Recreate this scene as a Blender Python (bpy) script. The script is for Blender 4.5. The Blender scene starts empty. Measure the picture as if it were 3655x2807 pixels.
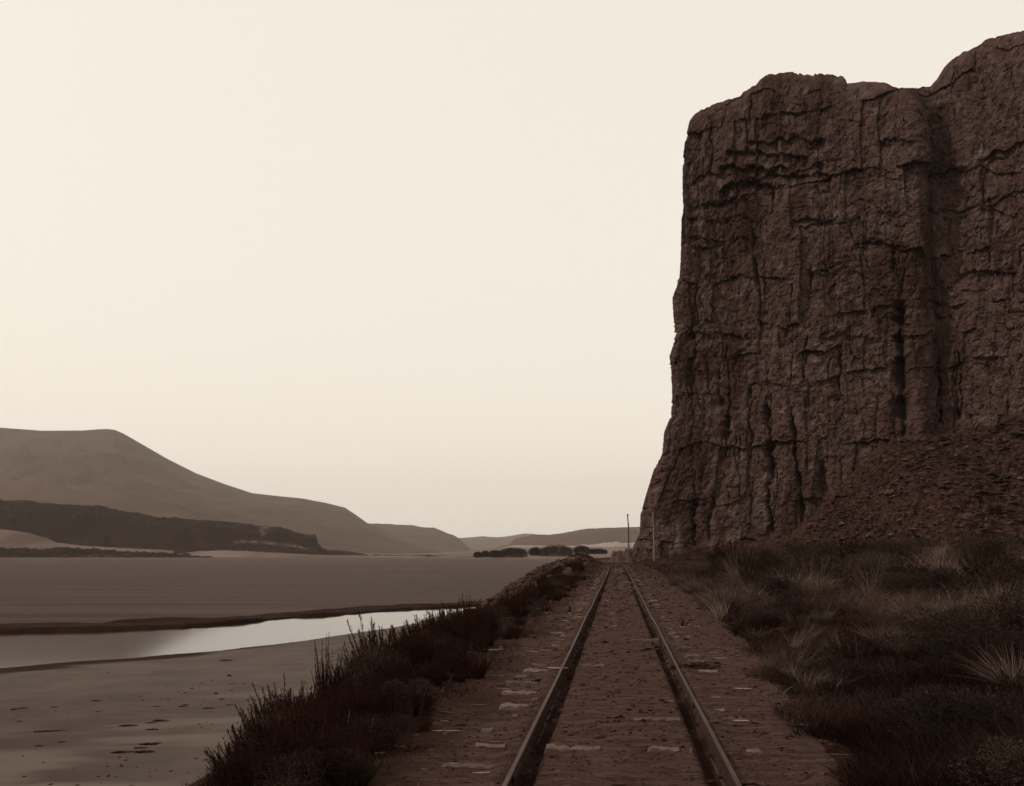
import bpy, math, random
import numpy as np
from mathutils import Vector

random.seed(7)
R = np.random.default_rng(11)
SC = bpy.context.scene
COL = SC.collection

# ------------------------------------------------------------------ camera
F, CX, HZ, CZ = 3500.0, 1827.5, 1970.0, 1.66      # focal length, centre and horizon in photo pixels; eye height in m
cam = bpy.data.cameras.new('camera')
cam.sensor_width = 36.0
cam.lens = 36.0 * F / 3655.0
cam.shift_y = (HZ - 1403.5) / 3655.0
cam.clip_start = 0.05
cam.clip_end = 60000.0
cam_ob = bpy.data.objects.new('camera', cam)
cam_ob.location = (0, 0, CZ)
cam_ob.rotation_euler = (math.radians(90), 0, 0)
COL.objects.link(cam_ob)
SC.camera = cam_ob

# ------------------------------------------------------------------ light
SUN = Vector((-0.80, -0.16, 0.60)).normalized()
sun_el = math.asin(SUN.z)
sun_rot = math.atan2(SUN.x, SUN.y)
w = bpy.data.worlds.new('World')
SC.world = w
w.use_nodes = True
nt = w.node_tree
nt.nodes.clear()
o = nt.nodes.new('ShaderNodeOutputWorld')
bg = nt.nodes.new('ShaderNodeBackground')
sky = nt.nodes.new('ShaderNodeTexSky')
sky.sky_type = 'NISHITA'
sky.sun_disc = False
sky.sun_elevation = sun_el
sky.sun_rotation = sun_rot
sky.dust_density = 3.0
bw = nt.nodes.new('ShaderNodeRGBToBW')
pw = nt.nodes.new('ShaderNodeMath'); pw.operation = 'POWER'; pw.inputs[1].default_value = 0.11
tint = nt.nodes.new('ShaderNodeMix'); tint.data_type = 'RGBA'; tint.blend_type = 'MULTIPLY'
tint.inputs['Factor'].default_value = 1.0
tint.inputs['B'].default_value = (8.6, 8.02, 7.05, 1)
nt.links.new(sky.outputs[0], bw.inputs[0])
nt.links.new(bw.outputs[0], pw.inputs[0])
nt.links.new(pw.outputs[0], tint.inputs['A'])
nt.links.new(tint.outputs['Result'], bg.inputs['Color'])
bg.inputs['Strength'].default_value = 0.1
nt.links.new(bg.outputs[0], o.inputs[0])

sl = bpy.data.lights.new('sun', 'SUN')
sl.energy = 2.2
sl.angle = math.radians(0.5)
sl.color = (1.0, 0.92, 0.80)
so = bpy.data.objects.new('sun', sl)
so.rotation_euler = SUN.to_track_quat('Z', 'Y').to_euler()
so.location = (-60, -10, 80)
COL.objects.link(so)

vs = SC.view_settings
vs.view_transform = 'Standard'
vs.look = 'None'
vs.exposure = 0.0
vs.gamma = 1.0
vs.use_curve_mapping = False

# ------------------------------------------------------------------ noise
def _h(ix, iy, iz, seed):
    n = (ix.astype(np.int64) * 374761393 + iy.astype(np.int64) * 668265263 + iz.astype(np.int64) * 2147483647 + seed * 1274126177) & 0xFFFFFFFF
    n = ((n ^ (n >> 13)) * 1274126177) & 0xFFFFFFFF
    n = ((n ^ (n >> 16)) * 2246822519) & 0xFFFFFFFF
    n = n ^ (n >> 15)
    return (n & 0xFFFFFF) / float(0xFFFFFF)

def vn(x, y, seed=0):
    x, y = np.broadcast_arrays(np.asarray(x, float), np.asarray(y, float))
    ix, iy = np.floor(x), np.floor(y)
    fx, fy = x - ix, y - iy
    ux, uy = fx * fx * fx * (fx * (fx * 6 - 15) + 10), fy * fy * fy * (fy * (fy * 6 - 15) + 10)
    z = np.zeros_like(ix)
    a, b = _h(ix, iy, z, seed), _h(ix + 1, iy, z, seed)
    c, d = _h(ix, iy + 1, z, seed), _h(ix + 1, iy + 1, z, seed)
    return ((a * (1 - ux) + b * ux) * (1 - uy) + (c * (1 - ux) + d * ux) * uy) * 2 - 1

def fbm(x, y, octv=4, seed=0, gain=0.5):
    s, a, t = 0.0, 1.0, 0.0
    x, y = np.asarray(x, float), np.asarray(y, float)
    for k in range(octv):
        s = s + a * vn(x + 17.3 * k, y - 9.1 * k, seed + k)
        t += a
        a *= gain
        x, y = x * 2.03, y * 2.03
    return s / t * 1.5

def voro(x, y, seed=0, jit=0.9):
    x, y = np.broadcast_arrays(np.asarray(x, float), np.asarray(y, float))
    ix, iy = np.floor(x), np.floor(y)
    f1 = np.full(x.shape, 9.0); f2 = np.full(x.shape, 9.0)
    h1 = np.zeros(x.shape); cx = np.zeros(x.shape); cy = np.zeros(x.shape)
    for i in (-1, 0, 1):
        for j in (-1, 0, 1):
            jx, jy = ix + i, iy + j
            z = np.zeros_like(jx)
            px = jx + 0.5 + (_h(jx, jy, z, seed) - .5) * jit
            py = jy + 0.5 + (_h(jx, jy, z + 1, seed) - .5) * jit
            d = np.sqrt((px - x) ** 2 + (py - y) ** 2)
            n = d < f1
            f2 = np.where(n, f1, np.minimum(f2, d))
            h1 = np.where(n, _h(jx, jy, z + 2, seed), h1)
            cx = np.where(n, px, cx); cy = np.where(n, py, cy)
            f1 = np.where(n, d, f1)
    return f1, f2, h1, cx, cy

def sm(a, b, x):
    t = np.clip((np.asarray(x, float) - a) / (b - a), 0, 1)
    return t * t * (3 - 2 * t)

# ------------------------------------------------------------------ mesh helpers
def tag(ob, label=None, cat=None, group=None, kind=None):
    if label: ob['label'] = label
    if cat: ob['category'] = cat
    if group: ob['group'] = group
    if kind: ob['kind'] = kind
    return ob

def mesh(name, V, Fa, mat, smooth=False, attrs=None):
    V = np.ascontiguousarray(V, dtype=np.float32).reshape(-1, 3)
    Fa = np.ascontiguousarray(Fa, dtype=np.int32)
    n, k = Fa.shape
    me = bpy.data.meshes.new(name)
    me.vertices.add(len(V)); me.vertices.foreach_set('co', V.ravel())
    me.loops.add(n * k); me.loops.foreach_set('vertex_index', Fa.ravel())
    me.polygons.add(n)
    me.polygons.foreach_set('loop_start', np.arange(0, n * k, k, dtype=np.int32))
    me.polygons.foreach_set('loop_total', np.full(n, k, dtype=np.int32))
    me.polygons.foreach_set('use_smooth', np.full(n, bool(smooth)))
    for an, av in (attrs or {}).items():
        at = me.attributes.new(an, 'FLOAT', 'POINT')
        at.data.foreach_set('value', np.ascontiguousarray(av, dtype=np.float32).ravel())
    me.update(calc_edges=True)
    me.validate()
    if mat: me.materials.append(mat)
    return me

def obj(name, me, parent=None, loc=None, rz=0.0, sc=None, rot=None):
    ob = bpy.data.objects.new(name, me)
    COL.objects.link(ob)
    if parent: ob.parent = parent
    if loc is not None: ob.location = loc
    if rot is not None: ob.rotation_euler = rot
    elif rz: ob.rotation_euler = (0, 0, rz)
    if sc is not None: ob.scale = (sc, sc, sc) if np.isscalar(sc) else sc
    return ob

def empty(name, loc=(0, 0, 0), rz=0.0, sc=1.0):
    ob = bpy.data.objects.new(name, None)
    ob.empty_display_size = 0.2
    COL.objects.link(ob)
    ob.location = loc; ob.rotation_euler = (0, 0, rz)
    ob.scale = (sc, sc, sc) if np.isscalar(sc) else sc
    return ob

def copy_tree(src, loc, rz=0.0, sc=1.0):
    c = src.copy(); COL.objects.link(c)
    c.location = loc; c.rotation_euler = (0, 0, rz)
    c.scale = (sc, sc, sc) if np.isscalar(sc) else sc
    for ch in src.children:
        d = ch.copy(); COL.objects.link(d); d.parent = c
    return c

def grid_faces(nr, nc):
    i = np.arange(nr * nc).reshape(nr, nc)
    return np.stack([i[:-1, :-1], i[:-1, 1:], i[1:, 1:], i[1:, :-1]], -1).reshape(-1, 4)

# ------------------------------------------------------------------ materials (sepia print palette, as base colours)
def sp(a):
    if isinstance(a, tuple): return a + (1.0,)
    xs = [0.004, 0.012, 0.03, 0.05, 0.1, 0.3, 0.8]
    rr = np.interp(a, xs, [2.05, 1.85, 1.58, 1.42, 1.26, 1.08, 1.0])
    gg = np.interp(a, xs, [0.70, 0.74, 0.82, 0.87, 0.94, 0.98, 1.0])
    bb = np.interp(a, xs, [0.38, 0.50, 0.68, 0.73, 0.82, 0.93, 0.97])
    return (a * rr, a * gg, a * bb, 1.0)

def material(name, dark, light, scale=4.0, detail=6.0, rough=0.95, spec=0.03, bump=0.0, bscale=20.0, bdist=0.02,
             attr=None, attr_col=None, rnd=0.0, stretch=(1, 1, 1), attr2=None, attr2_col=None, lo=0.35, hi=0.65, tone=None, speck=None):
    m = bpy.data.materials.new(name)
    m.use_nodes = True
    n, L = m.node_tree.nodes, m.node_tree.links
    b = n['Principled BSDF']
    b.inputs['Roughness'].default_value = rough
    b.inputs['Specular IOR Level'].default_value = spec
    tc = n.new('ShaderNodeTexCoord')
    mp = n.new('ShaderNodeMapping'); mp.inputs['Scale'].default_value = stretch
    L.new(tc.outputs['Object'], mp.inputs['Vector'])
    no = n.new('ShaderNodeTexNoise')
    no.inputs['Scale'].default_value = scale; no.inputs['Detail'].default_value = detail; no.inputs['Roughness'].default_value = 0.62
    L.new(mp.outputs[0], no.inputs['Vector'])
    rp = n.new('ShaderNodeValToRGB')
    rp.color_ramp.elements[0].position = lo; rp.color_ramp.elements[0].color = sp(dark)
    rp.color_ramp.elements[1].position = hi; rp.color_ramp.elements[1].color = sp(light)
    if tone:                                     # a per-vertex shade number picks the colour instead of the noise alone
        at = n.new('ShaderNodeAttribute'); at.attribute_name = tone
        ad = n.new('ShaderNodeMath'); ad.operation = 'MULTIPLY_ADD'
        L.new(no.outputs[0], ad.inputs[0]); ad.inputs[1].default_value = 0.25
        L.new(at.outputs['Fac'], ad.inputs[2])
        L.new(ad.outputs[0], rp.inputs[0])
        rp.color_ramp.elements[0].position = 0.1; rp.color_ramp.elements[1].position = 1.1
    else:
        L.new(no.outputs[0], rp.inputs[0])
    col = rp.outputs[0]
    for sc_, at_, c_ in speck or ():             # small grains and chips of another colour
        n3 = n.new('ShaderNodeTexNoise'); n3.inputs['Scale'].default_value = sc_; n3.inputs['Detail'].default_value = 4
        L.new(mp.outputs[0], n3.inputs['Vector'])
        mr = n.new('ShaderNodeMapRange'); mr.inputs['From Min'].default_value = at_; mr.inputs['From Max'].default_value = at_ + .07
        L.new(n3.outputs[0], mr.inputs['Value'])
        mx = n.new('ShaderNodeMix'); mx.data_type = 'RGBA'
        L.new(mr.outputs[0], mx.inputs['Factor']); L.new(col, mx.inputs['A']); mx.inputs['B'].default_value = sp(c_)
        col = mx.outputs['Result']
    for a_, c_ in ((attr, attr_col), (attr2, attr2_col)):
        if a_:
            at = n.new('ShaderNodeAttribute'); at.attribute_name = a_
            mx = n.new('ShaderNodeMix'); mx.data_type = 'RGBA'
            L.new(at.outputs['Fac'], mx.inputs['Factor'])
            L.new(col, mx.inputs['A']); mx.inputs['B'].default_value = sp(c_)
            col = mx.outputs['Result']
    if rnd:
        oi = n.new('ShaderNodeObjectInfo')
        mr = n.new('ShaderNodeMapRange'); mr.inputs['To Min'].default_value = 1 - rnd; mr.inputs['To Max'].default_value = 1 + rnd
        L.new(oi.outputs['Random'], mr.inputs['Value'])
        mx = n.new('ShaderNodeMix'); mx.data_type = 'RGBA'; mx.blend_type = 'MULTIPLY'; mx.inputs['Factor'].default_value = 1
        cb = n.new('ShaderNodeCombineColor')
        for k in range(3): L.new(mr.outputs[0], cb.inputs[k])
        L.new(col, mx.inputs['A']); L.new(cb.outputs[0], mx.inputs['B'])
        col = mx.outputs['Result']
    L.new(col, b.inputs['Base Color'])
    if bump:
        n2 = n.new('ShaderNodeTexNoise'); n2.inputs['Scale'].default_value = bscale; n2.inputs['Detail'].default_value = 8
        n2.inputs['Roughness'].default_value = 0.65
        L.new(mp.outputs[0], n2.inputs['Vector'])
        bp = n.new('ShaderNodeBump'); bp.inputs['Strength'].default_value = bump; bp.inputs['Distance'].default_value = bdist
        L.new(n2.outputs[0], bp.inputs['Height']); L.new(bp.outputs[0], b.inputs['Normal'])
    return m

M = {}
M['dirt'] = material('packed_dirt', 0.021, 0.053, 5.0, 9, bump=1.0, bscale=34, bdist=0.035, stretch=(.45, 1.6, 1), attr='groove_shade', attr_col=0.007, attr2='humus', attr2_col=0.012, speck=((16, .60, .012), (30, .64, .085)))
M['bank'] = material('bank_soil', 0.007, 0.022, 3.0, 9, bump=0.9, bscale=14, bdist=0.06, speck=((5, .62, .05),))
M['slope'] = material('hillside_soil', 0.005, 0.016, 2.0, 8, bump=0.8, bscale=9, bdist=0.06)
M['talus'] = material('talus_gravel', 0.010, 0.034, 1.6, 10, bump=1.0, bscale=5, bdist=0.25, speck=((2.5, .62, .06), (1.2, .58, .006)))
M['sand'] = material('beach_sand', (.066, .050, .042), (.090, .069, .059), 0.35, 6, bump=0.4, bscale=6, bdist=0.02, attr='wet_vignette', attr_col=0.010, attr2='dry', attr2_col=(.104, .081, .069))
M['bar'] = material('wet_sandbar', 0.006, 0.012, 0.6, 6, rough=0.95, spec=0.03, bump=0.3, bscale=4, bdist=0.05)
M['basalt'] = material('basalt', 0.032, 0.062, 0.9, 12, bump=1.0, bscale=3.6, bdist=0.22, attr='stain', attr_col=0.16, attr2='varnish', attr2_col=0.014, stretch=(1, 1, .6), speck=((2.2, .63, .090), (1.3, .60, .017)))
M['stone'] = material('loose_stone', 0.02, 0.05, 3.0, 8, bump=0.6, bscale=12, bdist=0.04, rnd=0.45)
M['clod'] = material('earth_clod', 0.006, 0.048, 9.0, 4, tone='tone')
M['wood'] = material('weathered_wood', 0.04, 0.125, 5.0, 8, stretch=(2, 30, 6), bump=0.7, bscale=14, bdist=0.01, rnd=0.3)
M['pole'] = material('pole_wood', 0.03, 0.09, 3.0, 8, stretch=(8, 8, .6), bump=0.5, bscale=8, bdist=0.02)
M['drift'] = material('wet_driftwood', 0.012, 0.03, 6.0, 6)
M['pole2'] = material('pale_pole_wood', 0.085, 0.15, 3.0, 8, stretch=(8, 8, .6), bump=0.5, bscale=8, bdist=0.02)
M['pale'] = material('bleached_wood', 0.14, 0.26, 8.0, 6, stretch=(8, 1, 4), rnd=0.3)
M['steel'] = material('shaded_rusty_steel', 0.007, 0.016, 6.0, 8, rough=0.7, spec=0.15, bump=0.3, bscale=60, bdist=0.003)  # rust, with the shade on the rail sides put into its dark colour
M['worn'] = material('worn_rail_top', 0.020, 0.040, 9.0, 8, rough=0.6, spec=0.12, bump=0.3, bscale=60, bdist=0.002, stretch=(1, .15, 1))
M['shrub'] = material('shrub_leaves', 0.0035, 0.016, 3.0, 3, tone='tone', rnd=0.3)
M['brush'] = material('brush_leaves', 0.0035, (.050, .034, .027), 3.0, 3, tone='tone', rnd=0.55)
M['twig'] = material('shrub_stems', 0.010, 0.03, 6.0, 3)
M['grass'] = material('dry_grass', 0.004, (.172, .120, .098), 2.0, 3, tone='tone', rnd=0.35)
M['cover'] = material('ground_grass', 0.0025, 0.052, 2.0, 3, tone='tone')
M['hill'] = material('grass_hill', 0.026, 0.042, 0.004, 8, bump=0.0)
M['bluff'] = material('far_basalt', 0.003, 0.009, 0.03, 8, attr='stain', attr_col=0.10, stretch=(1, 1, .4))
M['far_sand'] = material('far_sand', 0.05, 0.11, 0.012, 7, stretch=(1, .25, 1))
M['dune'] = material('pale_dune', 0.13, 0.22, 0.01, 6)
M['thicket'] = material('willow_leaves', 0.006, 0.02, 0.5, 4, tone='tone')

def water(name, base, rough, bump, scl, dist, spec=0.5, stretch=(1, 4, 1)):
    m = bpy.data.materials.new(name); m.use_nodes = True
    n, L = m.node_tree.nodes, m.node_tree.links
    b = n['Principled BSDF']
    b.inputs['Roughness'].default_value = rough
    b.inputs['Specular IOR Level'].default_value = spec
    b.inputs['IOR'].default_value = 1.333
    tc = n.new('ShaderNodeTexCoord'); mp = n.new('ShaderNodeMapping'); mp.inputs['Scale'].default_value = stretch
    L.new(tc.outputs['Object'], mp.inputs['Vector'])
    na = n.new('ShaderNodeTexNoise'); na.inputs['Scale'].default_value = 0.012; na.inputs['Detail'].default_value = 9
    na.inputs['Roughness'].default_value = 0.7
    L.new(mp.outputs[0], na.inputs['Vector'])
    rp = n.new('ShaderNodeValToRGB')
    rp.color_ramp.elements[0].position = .3; rp.color_ramp.elements[0].color = (base * .8, base * .44, base * .34, 1)
    rp.color_ramp.elements[1].position = .7; rp.color_ramp.elements[1].color = (base * 2.1, base * 1.4, base * 1.12, 1)
    L.new(na.outputs[0], rp.inputs[0]); L.new(rp.outputs[0], b.inputs['Base Color'])
    if bump:
        no = n.new('ShaderNodeTexNoise'); no.inputs['Scale'].default_value = scl; no.inputs['Detail'].default_value = 5
        L.new(mp.outputs[0], no.inputs['Vector'])
        bp = n.new('ShaderNodeBump'); bp.inputs['Strength'].default_value = bump; bp.inputs['Distance'].default_value = dist
        L.new(no.outputs[0], bp.inputs['Height']); L.new(bp.outputs[0], b.inputs['Normal'])
    return m
M['river'] = water('ruffled_river', 0.040, 0.56, 1.0, 0.6, 0.25, spec=0.03, stretch=(1, 16, 1))
M['calm'] = water('calm_water', 0.008, 0.075, 0.03, 0.3, 0.02, spec=0.30)

# ------------------------------------------------------------------ air
WZ = -5.0                                          # water level
mh = bpy.data.materials.new('haze_air'); mh.use_nodes = True
n = mh.node_tree.nodes; n.clear()
ho = n.new('ShaderNodeOutputMaterial'); hv = n.new('ShaderNodeVolumePrincipled')
hv.inputs['Color'].default_value = (0.93, 0.84, 0.765, 1)
hv.inputs['Density'].default_value = 4.6e-5
hv.inputs['Anisotropy'].default_value = 0.2
mh.node_tree.links.new(hv.outputs[0], ho.inputs['Volume'])
bx = np.array([(x, y, z) for x in (-9000, 9000) for y in (-1500, 13500) for z in (-14, 950)], float)
hz = obj('haze', mesh('haze', bx, [(0, 1, 3, 2), (4, 6, 7, 5), (0, 4, 5, 1), (2, 3, 7, 6), (0, 2, 6, 4), (1, 5, 7, 3)], mh))
tag(hz, kind='stuff')

# ------------------------------------------------------------------ track line and terrain
TY = [-20, 95, 115, 132, 148, 165, 185, 205, 225, 245, 270, 300, 340]
TX = [-2.13, 10.28, 12.2, 13.6, 14.9, 16.4, 18.6, 21.3, 24.6, 28.6, 34.5, 42.5, 54]
_ty = np.linspace(-20, 340, 3600)
_tx = np.interp(_ty, TY, TX)
k_ = np.hanning(141); k_ /= k_.sum()
_tp = np.pad(_tx, 70, mode='reflect', reflect_type='odd')
_tx = np.convolve(_tp, k_, 'valid')
def tcx(y): return np.interp(y, _ty, _tx)

SHX = [-140, -60, -29, -22.5, -19.6, -15.9, -11.6, -9, -7.7, -5, 0, 40]
SHY = [6, 33, 56.9, 63.3, 66.8, 73.3, 82.7, 91, 101, 116, 119, 119]
# cliff foot line (plan) and height of the talus against it
FX = [-50, 14, 19, 28, 35.8, 39.6, 42.4, 47.3, 53.5, 57, 60, 63.7, 70, 90, 140]
FY = [160, 160, 153, 149.8, 147, 145, 143.5, 141.5, 138, 137, 137, 134, 128, 119, 112]
FH = [-6, -6, 0.2, 1.8, 3.0, 4.4, 6.3, 10.3, 17.2, 18.0, 18.6, 19.0, 19.2, 19, 18]

def edge_l(y): return -2.3 - 5.2 * sm(72, 112, y)
def edge_r(y): return np.interp(y, [4, 8, 10, 16, 26, 70, 120], [1.5, 1.7, 1.84, 2.25, 2.6, 3.3, 3.4])

def zt(x, y, detail=True):
    x = np.asarray(x, float); y = np.asarray(y, float)
    s = x - tcx(y)
    el, er = edge_l(y), edge_r(y)
    wob = 0.25 * fbm(x / 1.7, y / 2.6, 3, 5) if detail else 0
    # left bank
    t = np.maximum(el + wob - s, 0)
    bank = -0.68 * t * t / (t + 1.2)
    bank = bank + 1.25 * np.exp(-((y - 126) / 24.) ** 2) * np.exp(-((s + 4.4) / 2.0) ** 2)
    if detail:
        bank = bank + np.clip(t, 0, 1) * (0.16 * fbm(x / 1.1, y / 1.1, 4, 9) + 0.25 * fbm(x / 4., y / 5., 2, 10))
        bank = bank + np.exp(-((s + 4.4) / 2.6) ** 2) * sm(80, 105, y) * 0.30 * fbm(x / 1.4, y / 1.6, 4, 12)
    # beach
    ys = np.interp(x, SHX, SHY)
    d = (ys - y) * 0.75 + (0.8 * fbm(x / 6., y / 9., 3, 21) if detail else 0)
    beach = WZ + np.where(d > 0, 0.028 * d / (1 + np.maximum(d, 0) / 60.), 0.09 * d)
    beach = np.maximum(beach, WZ - 3)
    left = np.maximum(bank, beach)
    # right side
    tr = np.maximum(s - er + wob, 0)
    rise = 1.5 * (1 - np.exp(-tr / 10.0)) * sm(0.0, 2.2, tr)
    if detail:
        rise = rise + np.clip(tr, 0, 1) * (0.10 * fbm(x / 0.9, y / 0.9, 3, 31) + 0.28 * fbm(x / 4.5, y / 4.5, 2, 33))
    fy, fh = np.interp(x, FX, FY), np.interp(x, FX, FH)
    dist = np.maximum(fy - y, 0) * 0.93
    tal = fh - 0.60 * dist
    if detail:
        tal = tal + 0.75 * fbm(x / 2.6, y / 2.6, 5, 41, .62) + 1.3 * fbm(x / 10., y / 13., 3, 43)
    right = np.where(tal > rise, tal, rise)
    z = np.where(s < 0, left, right)
    # packed dirt between and beside the rails
    a = np.abs(s)
    if detail:
        bed = (1 - np.clip(np.maximum(t, tr), 0, 1))
        z = z + bed * (0.014 * fbm(x / .22, y / .35, 4, 51) + 0.02 * fbm(x / 1.3, y / 2.2, 3, 53) + 0.004)
        near = np.exp(-((a - 0.706) / 0.072) ** 4) * sm(140, 70, y)
        z = z - 0.105 * near + 0.030 * np.exp(-((a - 0.90) / 0.085) ** 2)
    return z

# one height sheet cut into named pieces of ground
yy = [1.5]
while yy[-1] < 175:
    yy.append(yy[-1] + max(0.028, yy[-1] * 0.0052))
yy += list(np.arange(yy[-1] + 2, 345, 3.0))
yy = np.array(yy)
ss = np.concatenate([-np.geomspace(130, 3.2, 190), np.arange(-3.12, 3.6, 0.034), np.geomspace(3.65, 130, 250)])
S, Y = np.meshgrid(ss, yy)
X = tcx(Y) + S
Z = zt(X, Y)
near_tol = 0.05
el, er = edge_l(Y), edge_r(Y)
ys_ = np.interp(X, SHX, SHY)
bank_raw = -0.68 * np.maximum(el - S, 0) ** 2 / (np.maximum(el - S, 0) + 1.2)
fy, fh = np.interp(X, FX, FY), np.interp(X, FX, FH)
tal_raw = fh - 0.63 * np.maximum(fy - Y, 0) * 0.93
zone = np.zeros(S.shape, int)                                   # 0 trackbed
zone[S < el] = 1                                                 # bank
zone[(S < el) & (Z < -4.2) & (bank_raw < -4.3)] = 2               # beach
zone[S > er] = 3                                                 # grass slope
zone[(S > er) & (tal_raw > 1.2)] = 4                             # talus
V = np.stack([X, Y, Z], -1).reshape(-1, 3)
FQ = grid_faces(*S.shape)
zf = zone.ravel()[FQ].max(1)
dsh = (ys_ - Y) * 0.75
wet_vignette = np.clip(sm(5.5, 3.0, dsh - 3.0 * sm(-30, -12, X) * -1 + 1.2 * fbm(X / 7, Y / 2.5, 3, 61)) * sm(-12, -17, X), 0, 1)
wet_vignette = np.maximum(wet_vignette, .5 * sm(-6, -15, X) * sm(52, 28, Y) * np.clip(.85 + .2 * fbm(X / 4, Y / 3, 4, 66), 0, 1))  # corner vignette at lower left, darkened into the sand colour
groove_shade = np.exp(-((np.abs(S) - 0.705) / 0.085) ** 4) * np.clip(0.85 + 0.5 * fbm(X / .4, Y / .9, 3, 65), 0, 1)  # shade in the grooves inside the rails, put into the dirt colour
hum = sm(-1.15, -2.1, S + .5 * fbm(X / 1.2, Y / 1.8, 4, 67)) * .9
dry = sm(0.0, 0.5, Z - (-4.75)) * sm(-0.1, 0.7, fbm(X / 5, Y / 2.2, 4, 63))
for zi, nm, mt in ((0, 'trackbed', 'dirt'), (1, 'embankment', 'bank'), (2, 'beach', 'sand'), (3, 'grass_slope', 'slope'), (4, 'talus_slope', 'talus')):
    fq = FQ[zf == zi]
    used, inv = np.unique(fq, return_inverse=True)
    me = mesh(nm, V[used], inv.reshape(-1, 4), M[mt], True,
              {'wet_vignette': wet_vignette.ravel()[used], 'dry': dry.ravel()[used]} if nm == 'beach' else ({'groove_shade': groove_shade.ravel()[used], 'humus': hum.ravel()[used]} if nm == 'trackbed' else None))
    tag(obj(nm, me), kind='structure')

# ------------------------------------------------------------------ water
def poly(name, pts, z, mat):
    V = np.array([(x, y, z) for x, y in pts], float)
    me = bpy.data.meshes.new(name)
    me.from_pydata(V.tolist(), [], [list(range(len(pts)))])
    me.materials.append(mat)
    return tag(obj(name, me), kind='structure')
BARX = [-400, -120, -60, -29, -22, -14, -5, 2, 12]                # middle line of the sandbar
BARY = [30, 55, 76, 91, 104, 115, 124, 131, 134]
mid = list(zip(BARX, BARY))
poly('river', mid + [(60, 150), (160, 300), (400, 900), (2500, 2600), (2500, 9000), (-9000, 9000), (-9000, -1400), (-400, -1400)], WZ, M['river'])
poly('inlet_water', [(-400, -1400), (-30, -1400), (-5, -20), (40, 134)] + mid[::-1], WZ + 0.0, M['calm'])
basin = mesh('river_bed', [(-30000, -1450, -12), (30000, -1450, -12), (30000, 30000, -12), (-30000, 30000, -12)], [(0, 1, 2, 3)], M['bar'])
tag(obj('river_bed', basin), kind='structure')

bx_ = np.linspace(-150, 11, 900)
bt = np.linspace(-1, 1, 46)
BX, BT = np.meshgrid(bx_, bt, indexing='ij')
hw = 5.4 * (1 + 0.35 * fbm(BX / 22, BX * 0 + 3, 3, 71))
edge_n = 1 + 0.22 * fbm(BX / 4.5, np.sign(BT) * 7, 4, 73)
BY = np.interp(BX, BARX, BARY) + BT * hw * edge_n
BZ = WZ - 0.05 + 0.34 * sm(1, .8, np.abs(BT)) * (0.85 + 0.5 * fbm(BX / 9, BY / 3, 3, 75)) * sm(11, 7, BX)
BZ = np.where(np.abs(BT) > 0.98, WZ - 0.3, BZ)
tag(obj('sandbar', mesh('sandbar', np.stack([BX, BY, BZ], -1), grid_faces(*BX.shape), M['bar'], True)), kind='structure')

# ------------------------------------------------------------------ far land
def ridge(name, pts, D, base, mat, foot=0.75, back=1.12, prof=1.0, nx=420, nr=46, namp=0.06, nscale=None, stains=None, zfoot=-5.2, seed=1, kind='structure', rough=0.0):
    px = np.array([p[0] for p in pts], float); py = np.array([p[1] for p in pts], float)
    cx = np.linspace(px[0], px[-1], nx)
    top = np.interp(cx, px, py)
    top = top + rough * fbm(cx / 14., cx * 0, 4, seed)
    zr = CZ + (HZ - top) / F * D
    t = np.concatenate([np.linspace(0, 1, nr), 1 + np.linspace(0, 1, 9)[1:]])
    T, C = np.meshgrid(t, cx, indexing='ij')
    kw = max(5, nx // 5) | 1
    kh = np.hanning(kw); kh /= kh.sum()
    zs = np.convolve(np.pad(zr, kw // 2, mode='edge'), kh, 'valid')[:nx]
    bl = np.clip(T, 0, 1) ** 4 if not callable(base) else np.ones_like(T)
    zR = zr * bl + np.minimum(zs, zr * .25 + zs * .75) * (1 - bl)
    dist = np.where(T <= 1, D * (foot + (1 - foot) * T), D * (1 + (back - 1) * (T - 1)))
    xx = (C - CX) / F * dist
    h = np.where(T <= 1, np.power(np.clip(T, 0, 1), prof), 1 - 0.25 * (T - 1) ** 2)
    if callable(base): h = np.where(T <= 1, base(np.clip(T, 0, 1), C), h)
    sc_ = nscale or D * 0.05
    nz = fbm(xx / sc_, dist / sc_, 5, seed) * namp * np.maximum(zR - zfoot, 3)
    fade = np.sin(np.clip(T, 0, 1) * math.pi) ** 0.7
    zz = zfoot + (zR - zfoot) * h + nz * np.where(T <= 1, fade, 0)
    zz = np.maximum(zz, zfoot - 1)
    st = stains(C, HZ - (zz - CZ) * F / dist, xx, dist) if stains else None
    me = mesh(name, np.stack([xx, dist, zz], -1), grid_faces(*T.shape), M[mat], True, {'stain': st} if st is not None else None)
    return tag(obj(name, me), kind=kind)

ridge('far_mountain', [(1200, 1960), (1500, 1935), (1600, 1925), (1640, 1921), (1700, 1917), (1720, 1914), (1750, 1917), (1780, 1918), (1810, 1915), (1840, 1910), (1870, 1905), (1900, 1906), (1950, 1912), (2100, 1930), (2400, 1940)], 9800, 0, 'hill', seed=3)
ridge('mesa', [(900, 1860), (1200, 1866), (1310, 1869), (1360, 1870), (1480, 1876), (1500, 1882), (1548, 1884), (1575, 1894), (1600, 1905), (1625, 1914), (1645, 1927), (1660, 1945), (1680, 1962), (1720, 1975)], 5900, 0, 'hill', prof=0.8, seed=5, rough=.8)
ridge('mesa', [(1770, 1962), (1794, 1950), (1822, 1943), (1832, 1927), (1840, 1922), (1869, 1917), (1906, 1909), (1961, 1909), (1997, 1905), (2034, 1899), (2089, 1888), (2162, 1885), (2282, 1881), (2500, 1874), (2900, 1872), (3900, 1880)], 4800, 0, 'hill', prof=0.6, seed=7, rough=.6)
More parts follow.
